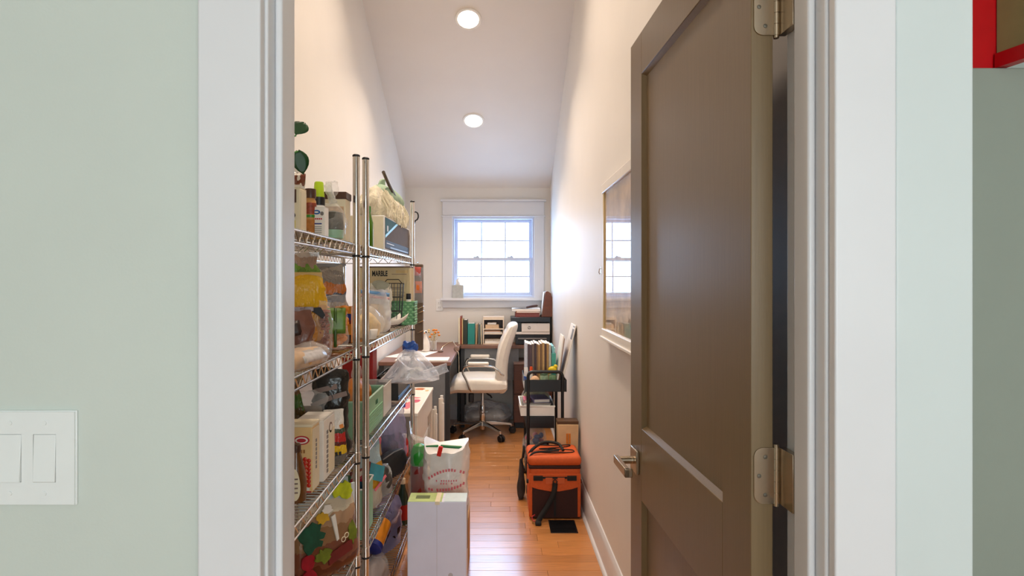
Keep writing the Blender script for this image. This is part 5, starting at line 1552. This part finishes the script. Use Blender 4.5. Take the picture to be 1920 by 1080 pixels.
for i in range(3):
    MB().obox((0.022 + i * 0.013, 0.08, 0.126 + 0.004 * i), (0.004, 0.13, 0.225), (0, R(6), 0)).build('paper', PAPER, lf_)

# tissue box on the window sill
tz = WZ0 - 0.003
tis = thing('tissue_box', 'grey tissue box with a white tissue on the window sill', 'tissue box', (XP(859, 6.085), 6.088, tz))
MB().box(-0.055, 0.055, -0.045, 0.045, 0, 0.128).build('carton', mat('grey_tissue_box', '#b6b8b4', rough=0.6, var=0.08, scale=40), tis, bevel=0.002)
MB().grid(lambda u, v: Vector(((u - 0.5) * 0.06 * (1 - v) + 0.006 * math.sin(9 * v), 0.012 * math.sin(7 * u) * (1 - v), 0.128 + 0.085 * v)), 8, 8).build('tissue', PAPER, tis, solid=0.001)
MB().box(-0.030, 0.030, -0.018, 0.018, 0.128, 0.1288).build('opening', WHITEP, tis)

# ------------------------------------------------------------------ white office chair
CHW = mat('white_leather', '#ece3d6', rough=0.38, var=0.03, bump=0.05, bscale=120)
ch = thing('office_chair', 'white leather office chair with chrome arms and five wheels', 'chair', (-0.135, 5.47, 0.0))
def cushion(pts_fn, nu, nv): return MB().grid(pts_fn, nu, nv, wrap=True, caps=True)
# seat: rounded slab facing -x, ribbed across
def seat_fn(u, v):
    a = 2 * PI * u
    e = 0.32
    ca, sa = math.cos(a), math.sin(a)
    sx = math.copysign(abs(ca) ** e, ca)
    sz = math.copysign(abs(sa) ** 0.55, sa)
    yv = (2 * v - 1)
    k = max(0.0, 1 - abs(yv) ** 8) ** 0.5
    hz_ = 0.058 * (0.35 + 0.65 * k)
    x = -0.035 + 0.255 * sx * (0.96 + 0.04 * k)
    z = 0.472 + hz_ * sz
    z += 0.018 * (1 - (x / 0.29) ** 2) * (1 if sz > 0 else -0.4) * 0.6
    if x < -0.20:
        z -= (abs(x) - 0.20) ** 2 * 5
    if sz > 0.6:
        z += 0.006 * abs(math.sin((x + 0.3) * PI / 0.062)) * k
    return Vector((x, 0.250 * yv, z))
MB().grid(seat_fn, 72, 24, wrap=True, caps=True).build('seat', CHW, ch)
# backrest profile in x-z swept along y
def back_fn(u, v):
    a = 2 * PI * u
    ca, sa = math.cos(a), math.sin(a)
    s = math.copysign(abs(sa) ** 0.5, sa)      # along height
    c = math.copysign(abs(ca) ** 0.6, ca)      # thickness
    yv = 2 * v - 1
    k = max(0.0, 1 - abs(yv) ** 7) ** 0.5
    hgt = 0.300 * (0.93 + 0.07 * k)
    zc = 0.705
    z = zc + hgt * s
    lean = 0.185 + 0.105 * ((z - 0.42) / 0.58) - 0.050 * math.sin(PI * min(max((z - 0.42) / 0.58, 0), 1))
    th = 0.048 * (0.4 + 0.6 * k)
    x = lean + th * c + 0.025 * (abs(yv) ** 3) * -1
    if c < -0.5:
        x -= 0.008 * abs(math.sin((z - 0.4) * PI / 0.060)) * k
    return Vector((x, 0.232 * yv, z))
MB().grid(back_fn, 96, 22, wrap=True, caps=True).build('backrest', CHW, ch)
for s in (-1, 1):
    y_ = s * 0.262
    MB().tube([(-0.085, y_ * 0.97, 0.437), (-0.098, y_, 0.455), (-0.125, y_, 0.52), (-0.158, y_, 0.585), (-0.163, y_, 0.615), (-0.150, y_, 0.643), (-0.115, y_, 0.655), (0.04, y_, 0.655),
               (0.100, y_, 0.645), (0.140, y_, 0.618), (0.165, y_, 0.585), (0.185, y_ * 0.9, 0.570)], 0.0095, 10).build('arm', CHROME, ch)
    pd_ = MB().box(-0.120, 0.060, y_ - 0.024, y_ + 0.024, 0.658, 0.688)
    pd_.build('arm_pad', CHW, ch, bevel=0.012, seg=4)
MB().box(-0.10, 0.08, -0.08, 0.08, 0.395, 0.420).build('tilt_plate', BLACK, ch, bevel=0.006)
MB().box(-0.115, -0.070, -0.20, -0.13, 0.33, 0.41).build('tilt_knob', BLACK, ch, bevel=0.01, seg=3)
MB().tube([(0.03, -0.08, 0.40), (0.05, -0.16, 0.398), (0.075, -0.20, 0.39), (0.085, -0.21, 0.375)], 0.007, 8).build('lift_lever', BLACK, ch)
MB().lathe([(0.014, 0.27), (0.014, 0.40)], n=16).lathe([(0.023, 0.055), (0.026, 0.06), (0.026, 0.20), (0.021, 0.205), (0.021, 0.27), (0.018, 0.275)], n=18).build('gas_column', CHROME, ch)
MB().lathe([(0.034, 0.085), (0.040, 0.09), (0.036, 0.128), (0.028, 0.134)], n=20).build('base_hub', CHROME, ch)
for i in range(5):
    an = R(-90 + 36 + 72 * i)
    ca, sa = math.cos(an), math.sin(an)
    r1 = 0.270
    lg_ = MB()
    n = 6
    prev = None
    sec = []
    for j in range(n + 1):
        f = j / n
        r_ = 0.025 + (r1 - 0.025) * f
        zc = 0.112 - 0.030 * f ** 1.3
        wv_ = 0.021 - 0.009 * f
        hv = 0.016 - 0.007 * f
        for (sy, sz) in ((-1, -1), (1, -1), (0.7, 1), (-0.7, 1)):
            sec.append((r_ * ca - sy * wv_ * sa, r_ * sa + sy * wv_ * ca, zc + sz * hv))
    fs = []
    for j in range(n):
        for q in range(4):
            fs.append((j * 4 + q, j * 4 + (q + 1) % 4, (j + 1) * 4 + (q + 1) % 4, (j + 1) * 4 + q))
    fs += [(3, 2, 1, 0), (n * 4, n * 4 + 1, n * 4 + 2, n * 4 + 3)]
    lg_._add(sec, fs)
    lo = lg_.build('base_leg', CHROME, ch, bevel=0.003)
    cx, cy = r1 * ca, r1 * sa
    cs = MB().bar((cx, cy, 0.062), (cx, cy, 0.086), 0.008, n=12).build('caster_stem', CHROME, ch)
    tx, ty = -sa, ca
    for s in (-1, 1):
        MB().bar((cx + s * 0.006 * tx + 0.012 * ca, cy + s * 0.006 * ty + 0.012 * sa, 0.028), (cx + s * 0.024 * tx + 0.012 * ca, cy + s * 0.024 * ty + 0.012 * sa, 0.028), 0.028, n=20).build('caster_wheel', BLACK, cs, bevel=0.004)
    MB().box(-0.02, 0.02, -0.006, 0.006, 0.04, 0.064).build('caster_hood', BLACK, cs, loc=(cx + 0.008 * ca, cy + 0.008 * sa, 0), rot=(0, 0, an))

ub = thing('plastic_bag', 'grey clear plastic bag slumped on the floor under the window desk', 'plastic bag', (-0.115, 5.92, 0.0))
bag(0.46, 0.22, 0.23, 'heap', 311, 0.030, freq=9, nu=52, nv=22).build('film', CLEARB, ub)
bag(0.38, 0.17, 0.15, 'heap', 312, 0.02, freq=11).build('contents', mat('grey_contents', '#9a948c', rough=0.6, var=0.3, scale=14), ub, loc=(0, 0, 0.004))

# ------------------------------------------------------------------ black rolling cart
CX0, CX1, CY0, CY1 = 0.176, 0.448, 3.975, 4.400
ct = thing('rolling_cart', 'black metal three tier rolling cart beside the wall', 'cart', ((CX0 + CX1) / 2, CY0, 0.0))
cw, cl_ = (CX1 - CX0) / 2, CY1 - CY0
def tray(z0, z1, xa, xb):
    k = MB().box(xa, xb, 0.0, cl_, z0, z0 + 0.003)
    k.box(xa, xb, 0, 0.003, z0 + 0.003, z1).box(xa, xb, cl_ - 0.003, cl_, z0 + 0.003, z1)
    k.box(xa, xa + 0.003, 0.003, cl_ - 0.003, z0 + 0.003, z1).box(xb - 0.003, xb, 0.003, cl_ - 0.003, z0 + 0.003, z1)
    return k.build('tray', BLKMET, ct, bevel=0.001)
tray(0.660, 0.738, -cw, cw)
tray(0.425, 0.500, -cw + 0.006, 0.056)
tray(0.140, 0.215, -cw + 0.006, 0.056)
for y_ in (0.010, cl_ - 0.010):
    x0, x1 = -cw + 0.022, cw - 0.028
    pts = [(x0, y_, 0.075), (x0, y_, 0.755)]
    for i in range(7):
        an = PI - i / 6 * PI / 2
        pts.append((x0 + 0.030 + 0.030 * math.cos(an), y_, 0.760 + 0.030 * math.sin(an)))
    for i in range(7):
        an = PI / 2 - i / 6 * PI / 2
        pts.append((x1 - 0.030 + 0.030 * math.cos(an), y_, 0.760 + 0.030 * math.sin(an)))
    pts += [(x1, y_, 0.075)]
    yo = -0.012 if y_ < 0.1 else 0.012
    MB().tube([(p[0], p[1] + yo, p[2]) for p in pts], 0.0105, 12).build('handle_frame', BLKMET, ct)
    for x_ in (x0, x1):
        cs = MB().bar((x_, y_ + yo, 0.050), (x_, y_ + yo, 0.080), 0.008, n=10).build('caster_stem', CHROME, ct)
        MB().bar((x_ - 0.012, y_ + yo + (0.01 if yo > 0 else 0.01), 0.026), (x_ + 0.012, y_ + yo + 0.01, 0.026), 0.026, n=20).build('caster_wheel', BLACK, cs, bevel=0.003)

# magazines standing in the top tray
ZC = 0.6635
mg_cols = [('pale blue', '#cdd6e6'), ('dark plum', '#54424a'), ('dark plum', '#5d4a50'), ('grey brown', '#7c6a60'), ('dark plum', '#4c3a40'), ('brown', '#8d6c4c'), ('tan', '#c49a63'), ('brown', '#866546'), ('tan', '#c8a26c'), ('plum brown', '#5a4038'), ('tan', '#bb935f'), ('pale grey', '#d4d0cc')]
xs = CX0 + 0.014
ords = ['first', 'second', 'third', 'fourth', 'fifth', 'sixth', 'seventh', 'eighth', 'ninth', 'tenth', 'eleventh', 'twelfth']
rm = random.Random(11)
for i, (cn_, cc) in enumerate(mg_cols):
    w_ = rm.choice((0.0110, 0.0135, 0.0150))
    h_ = 0.285 + rm.uniform(-0.006, 0.008)
    t = thing('magazine', '%s magazine, %s from the aisle in the cart\'s upright row' % (cn_, ords[i]), 'magazine', (xs + w_ / 2, 4.17, ZC), group='magazines standing in the cart')
    mm = mat('mag_' + cc[1:], cc, rough=0.5, var=0.12, scale=60)
    MB().box(-w_ / 2 + 0.0004, w_ / 2 - 0.0004, 0.0, 0.0015, 0, h_).build('spine', mm, t)
    MB().box(-w_ / 2 + 0.0004, -w_ / 2 + 0.0014, 0.0015, 0.21, 0, h_).box(w_ / 2 - 0.0014, w_ / 2 - 0.0004, 0.0015, 0.21, 0, h_).build('cover', mm, t)
    MB().box(-w_ / 2 + 0.0014, w_ / 2 - 0.0014, 0.0016, 0.208, 0.001, h_ + 0.002).build('pages', PAPER, t)
    xs += w_ + 0.0006
MAGX = xs
tf = thing('folder', 'teal document folder beside the magazines in the cart', 'folder', (MAGX + 0.016, 4.15, ZC))
MB().box(-0.014, 0.014, 0, 0.21, 0, 0.225).build('pocket', mat('teal_folder', '#4aa79c', rough=0.5, var=0.05), tf, bevel=0.002)
MB().obox((-0.004, 0.10, 0.245), (0.016, 0.19, 0.06), (0, R(-6), 0)).build('pale_tab', AQUA, tf)
MB().obox((0.006, 0.10, 0.235), (0.006, 0.19, 0.05), (0, R(5), 0)).build('pale_tab', mat('pale_aqua', '#b9e0e2', rough=0.5), tf)
# boards leaning from the cart against the wall
def board(label, xb, zt, y0, y1, m_, th=0.006, face=None):
    dx = XR - 0.004 - th - xb
    dz = zt - ZC
    an = math.atan2(dx, dz)
    L_ = math.hypot(dx, dz)
    t = thing('display_board', label, 'board', (xb, y0, ZC + 0.002), rot=(0, an, 0), group='boards leaning by the cart')
    MB().box(0, th, 0, y1 - y0, 0, L_).build('board', m_, t, bevel=0.001)
    if face:
        MB().box(-0.0012, 0, 0.02, 0.10, L_ - 0.10, L_ - 0.03).build('grey_patch', face, t)
        MB().box(-0.0012, 0, 0.02, 0.10, L_ - 0.018, L_ - 0.010).build('grey_line', face, t)
    return t
board('tall white board leaning from the cart against the wall', 0.412, 1.085, 4.03, 4.28, WHITEC, face=GREYP)
tb2 = thing('folder', 'brown and white folders leaning in front of the tall white board', 'folder', (0.398, 4.08, ZC), rot=(0, R(8), 0))
MB().box(-0.001, 0.003, 0, 0.20, 0, 0.335).build('cover', mat('brown_folder', '#8a5a43', rough=0.6), tb2)
MB().box(-0.010, -0.002, 0, 0.20, 0, 0.350).build('pages', PAPER, tb2)
# small things in the front of the top tray
ydk = thing('rubber_toy', 'yellow rubber toy peeking over the cart handle', 'toy', (XP(1036, 4.11), 4.11, ZC))
MB().lathe([(0.022, 0), (0.026, 0.01), (0.026, 0.075), (0.020, 0.085)], n=18).build('stand', mat('green_glassy', '#6f8f6a', rough=0.3), ydk)
MB().ball((0, 0, 0.122), 0.030, 0.022, 0.022).build('body', mat('yellow_rubber', '#e5c817', rough=0.4, var=0.04), ydk)
MB().ball((0.020, 0, 0.142), 0.014).build('head', mat('yellow_rubber', '#e5c817'), ydk)
MB().ball((-0.022, 0, 0.098), 0.008).build('neck', mat('yellow_rubber', '#e5c817'), ydk)
orx = thing('marker_pen', 'small orange capped marker standing in the cart tray', 'marker', (XP(996, 4.10), 4.10, ZC))
MB().bar((0, 0, 0), (0, 0, 0.105), 0.010, n=14).build('barrel', WHITEP, orx)
MB().bar((0, 0, 0.105), (0, 0, 0.142), 0.0125, n=14, r2=0.009).build('cap', mat('orange_cap', '#e2521c', rough=0.4), orx)
bp_ = thing('packet', 'blue and white packet standing at the corner of the cart tray', 'packet', (XP(986, 4.06), 4.06, ZC), 10)
bag(0.030, 0.022, 0.140, 'stand', 331, 0.003, nu=22, nv=12).build('pouch', print_mat('blue_white', [(0, '#e9ecf2'), (0.4, '#3f6cc2'), (0.6, '#f0f0f2')], nscale=4, dist=0.08), bp_)
MB().box(-0.012, 0.012, -0.001, 0.001, 0.136, 0.144).build('seal', WHITEP, bp_)
yk = thing('yarn_ball', 'peach ball of yarn behind the cart handle', 'yarn', (XP(1003, 4.05), 4.05, ZC))
MB().ball((0, 0, 0.045), 0.034, 0.030, 0.045, n=18, m=12).build('ball', mat('peach_yarn', '#dcb491', rough=0.9, var=0.1, bump=0.5, bscale=120), yk)
MB().tube([(0.034 * math.cos(a_ / 3) * 0.99, 0.030 * math.sin(a_ / 3), 0.045 + 0.02 * math.sin(a_ / 4)) for a_ in range(20)], 0.002, 5).build('strand', mat('peach_yarn', '#dcb491'), yk)
gd = thing('green_jar', 'frosted green glass jar behind the cart handle', 'jar', (XP(1020, 4.06), 4.06, ZC))
MB().lathe([(0.024, 0), (0.028, 0.005), (0.028, 0.085), (0.024, 0.094)], n=20).build('jar_body', mat('green_frost', '#8fa98a', rough=0.3, var=0.1), gd)
MB().lathe([(0.0255, 0.093), (0.0265, 0.095), (0.0265, 0.105), (0.024, 0.107)], n=20).build('lid', mat('green_frost_lid', '#5f7d60', rough=0.4), gd)

# second tier: flat white bin with books, clear bag behind
wbn = thing('flat_bin', 'shallow white bin on the middle tier of the cart', 'bin', (0.265, 3.985, 0.5015))
xa, xb = -0.115, 0.105
k = MB().box(xa, xb, 0.0, 0.34, 0, 0.004)
k.box(xa, xb, 0, 0.004, 0.004, 0.065).box(xa, xb, 0.336, 0.34, 0.004, 0.065).box(xa, xa + 0.004, 0.004, 0.336, 0.004, 0.065).box(xb - 0.004, xb, 0.004, 0.336, 0.004, 0.065)
k.build('bin_wall', WHITEP, wbn, bevel=0.001)
MB().tube([(xa, 0, 0.062), (xb, 0, 0.062), (xb, 0.34, 0.062), (xa, 0.34, 0.062)], 0.006, 6, closed=True).build('rim', WHITEP, wbn)
flat('book', 'grey book lying in the shallow white bin on the cart', 'book', 0.170, 0.350, 4.02, 4.22, 0.5060, 0.578, mat('book_grey', '#9a928f', rough=0.6), PAPER)
flat('book', 'violet book lying on the grey book in the cart', 'book', 0.225, 0.335, 4.03, 4.20, 0.5785, 0.602, mat('book_violet', '#77719a', rough=0.5), PAPER, rz=8)
flat('book', 'small red notebook beside the violet book on the cart', 'notebook', 0.172, 0.216, 4.04, 4.18, 0.5785, 0.594, mat('book_red', '#b9404a', rough=0.5), PAPER)
cbb = thing('plastic_bag', 'pale clear bag stuffed behind the books on the cart', 'plastic bag', (0.268, 4.285, 0.5065))
bag(0.195, 0.06, 0.140, 'heap', 341, 0.014, freq=14).build('film', CLEAR, cbb)
bag(0.170, 0.045, 0.115, 'heap', 342, 0.01, freq=14).build('contents', mat('pale_olive', '#a3a182', rough=0.6, var=0.25, scale=24), cbb, loc=(0, 0, 0.003))
btb = thing('toy_bag', 'clear bag of coloured bits on the bottom tier of the cart', 'bag', (0.255, 4.14, 0.1435))
bag(0.165, 0.26, 0.255, 'heap', 351, 0.012, freq=12).build('film', CLEAR, btb)
rr_ = random.Random(17)
tc_ = [mat('bit_pink', '#c9788c', rough=0.5), mat('bit_dark', '#2e2a33', rough=0.5), mat('bit_blue', '#5870a8', rough=0.5), mat('bit_white', '#d8d4d0', rough=0.5), mat('bit_tan', '#b88a68', rough=0.5)]
for i in range(34):
    MB().ball((rr_.uniform(-0.05, 0.05), rr_.uniform(-0.09, 0.09), rr_.uniform(0.03, 0.19)), rr_.uniform(0.016, 0.026), rr_.uniform(0.014, 0.022), rr_.uniform(0.012, 0.022), n=8, m=6).build('toy_piece', tc_[i % 5], btb)

# tan bin between cart and wall
tnb = thing('tall_bin', 'tall tan bin with an orange label squeezed between cart and wall', 'bin', (0.443, 3.905, 0.0))
TANB = mat('tan_bin', '#d8b98c', rough=0.6, var=0.05)
k = MB()
a_, b_ = 0.066, 0.050
vsb = []
k._add([(-a_ + .01, -b_, 0), (a_ - .01, -b_, 0), (a_ - .01, b_, 0), (-a_ + .01, b_, 0), (-a_, -b_, 0.475), (a_, -b_, 0.475), (a_, b_, 0.475), (-a_, b_, 0.475)], [(3, 2, 1, 0), (4, 5, 6, 7), (0, 1, 5, 4), (1, 2, 6, 5), (2, 3, 7, 6), (3, 0, 4, 7)])
k.build('bin_body', TANB, tnb, bevel=0.002)
MB().box(-a_ - 0.001, a_ + 0.001, -b_ + 0.006, b_, 0.475, 0.496).build('brown_lid', mat('brown_lid', '#5d4024', rough=0.6, var=0.1), tnb, bevel=0.002)
MB().box(-0.012, 0.016, -b_ - 0.0015, -b_ + 0.001, 0.355, 0.420).build('orange_label', ORANGE, tnb)
MB().box(-0.001, 0.005, -b_ - 0.0022, -b_ - 0.001, 0.358, 0.417).build('label_line', KRAFT, tnb)

# ------------------------------------------------------------------ orange cooler bag
OR1 = mat('orange_fabric', '#cb561b', rough=0.7, var=0.07, scale=80, bump=0.1, bscale=200)
MAR = mat('dark_mesh', '#33120d', rough=0.8, var=0.15, scale=120)
STR = mat('black_strap', '#141110', rough=0.75, var=0.1)
co = thing('cooler_bag', 'orange soft cooler bag with dark pocket and black straps on the floor', 'cooler bag', (0.332, 3.555, 0.0))
hw, dd, hh = 0.150, 0.270, 0.300
MB().box(-hw, hw, 0, dd, 0.012, hh).build('body', OR1, co, bevel=0.022, seg=4)
MB().box(-hw - 0.006, hw + 0.006, -0.006, dd + 0.006, hh + 0.004, hh + 0.062).build('lid', OR1, co, bevel=0.026, seg=5)
MB().box(-hw - 0.002, hw + 0.002, -0.002, dd + 0.002, hh - 0.012, hh + 0.010).build('dark_zip_band', MAR, co, bevel=0.008)
MB().box(-hw + 0.006, hw - 0.006, -0.004, 0.02, 0.005, 0.205).build('pocket', MAR, co, bevel=0.006)
# curved orange flap over the pocket
fl_ = []
for i in range(13):
    f = i / 12
    fl_.append((-hw + 0.006 + f * (2 * hw - 0.012), 0.190 - 0.018 * math.sin(PI * (f * 2 % 1.0)) - (0.026 * math.exp(-((f - 0.5) / 0.16) ** 2))))
MB().prism(fl_ + [(hw - 0.006, 0.262), (-hw + 0.006, 0.262)], -0.008, 0.002).build('pocket_flap', OR1, co, bevel=0.002)
for s in (-1, 1):
    MB().box(min(s * hw, s * (hw - 0.020)), max(s * hw, s * (hw - 0.020)), -0.006, 0.01, 0.012, 0.262).build('side_piping', OR1, co, bevel=0.005)
    MB().box(min(s * 0.070, s * 0.125), max(s * 0.070, s * 0.125), -0.014, -0.006, 0.225, 0.253).build('strap_patch', STR, co, bevel=0.002)
    MB().box(min(s * 0.014, s * 0.056), max(s * 0.014, s * 0.056), -0.012, -0.006, 0.205, 0.243).build('orange_tab', mat('orange_tab', '#c65a28', rough=0.6), co, bevel=0.002)
MB().box(-0.125, 0.125, -0.011, -0.006, 0.236, 0.247).build('front_strap', STR, co)
MB().tube([(0.0, -0.014, 0.235), (-0.012, -0.016, 0.220), (0.0, -0.016, 0.205), (0.012, -0.016, 0.220)], 0.004, 6, closed=True).build('buckle', STR, co)
MB().box(-0.006, 0.006, -0.011, -0.004, 0.02, 0.205).build('centre_strap', STR, co)
# bungee cord over the lid
zt = hh + 0.0655
bp2 = [(-0.10, 0.24, zt), (0.02, 0.225, zt), (0.11, 0.24, zt), (0.09, 0.20, zt), (-0.03, 0.16, zt), (0.06, 0.14, zt), (0.12, 0.12, zt), (0.10, 0.075, zt), (-0.05, 0.07, zt), (-0.09, 0.095, zt), (0.0, 0.12, zt), (-0.08, 0.15, zt), (0.02, 0.17, zt)]
def smooth(pts, k=6, closed=False):
    out = []
    P = [Vector(p) for p in pts]
    n = len(P)
    for i in range(n - 1):
        p0, p1, p2, p3 = P[max(i - 1, 0)], P[i], P[i + 1], P[min(i + 2, n - 1)]
        for j in range(k):
            t_ = j / k
            out.append(0.5 * ((2 * p1) + (-p0 + p2) * t_ + (2 * p0 - 5 * p1 + 4 * p2 - p3) * t_ ** 2 + (-p0 + 3 * p1 - 3 * p2 + p3) * t_ ** 3))
    out.append(P[-1])
    return out
MB().tube(smooth(bp2), 0.0030, 6).build('bungee_cord', STR, co)
MB().tube(smooth([(-hw - 0.004, 0.10, zt - 0.04), (-0.125, 0.10, zt + 0.010), (-0.05, 0.17, zt + 0.034), (0.03, 0.13, zt + 0.036), (0.055, 0.06, zt + 0.016)]), 0.009, 8).build('carry_handle', STR, co)
MB().tube(smooth([(-hw - 0.004, 0.02, zt - 0.05), (-0.13, 0.03, zt + 0.004), (-0.05, 0.05, zt + 0.012), (0.03, 0.06, zt + 0.014)]), 0.006, 8).build('carry_handle', STR, co)
# shoulder strap trailing over the pocket to the floor
def ribbon(pts, w_, n=8):
    P = smooth(pts, n)
    vs, fs = [], []
    for i, p in enumerate(P):
        d = (P[min(i + 1, len(P) - 1)] - P[max(i - 1, 0)]).normalized()
        s_ = d.cross(Vector((0, -1, 0.15))).normalized() * w_ / 2
        vs += [p - s_, p + s_]
    for i in range(len(P) - 1):
        fs.append((2 * i, 2 * i + 1, 2 * i + 3, 2 * i + 2))
    return MB()._add(vs, fs)
ribbon([(0.0, -0.016, 0.212), (-0.01, -0.022, 0.15), (-0.045, -0.030, 0.085), (-0.085, -0.055, 0.035), (-0.105, -0.085, 0.010)], 0.030).build('shoulder_strap', STR, co, solid=0.006)
MB().tube(smooth([(-0.105, -0.080, 0.012), (-0.128, -0.075, 0.020), (-0.135, -0.050, 0.030), (-0.118, -0.040, 0.040)]), 0.0035, 6).build('cord_loop', REDDEEP, co)
MB().box(-0.120, -0.086, -0.105, -0.075, 0.0, 0.020).build('strap_pad', STR, co, bevel=0.006)
for s in (-1, 1):
    MB().bar((s * hw, 0.06, 0.20), (s * (hw + 0.012), 0.06, 0.20), 0.012, n=10).build('side_ring', STR, co)
# black shoulder bag slumped at the cart's foot
sbg = thing('cloth_bag', 'dark grey bag slumped against the side of the orange cooler', 'bag', (0.150, 3.900, 0.0), 80)
bag(0.10, 0.040, 0.255, 'stand', 361, 0.006).build('pouch', mat('charcoal_cloth', '#3a3432', rough=0.8, var=0.2), sbg)
MB().tube(smooth([(-0.035, -0.01, 0.245), (-0.03, -0.016, 0.30), (0.0, -0.016, 0.33), (0.03, -0.016, 0.30), (0.035, -0.01, 0.245)]), 0.005, 6).build('handle', STR, sbg)
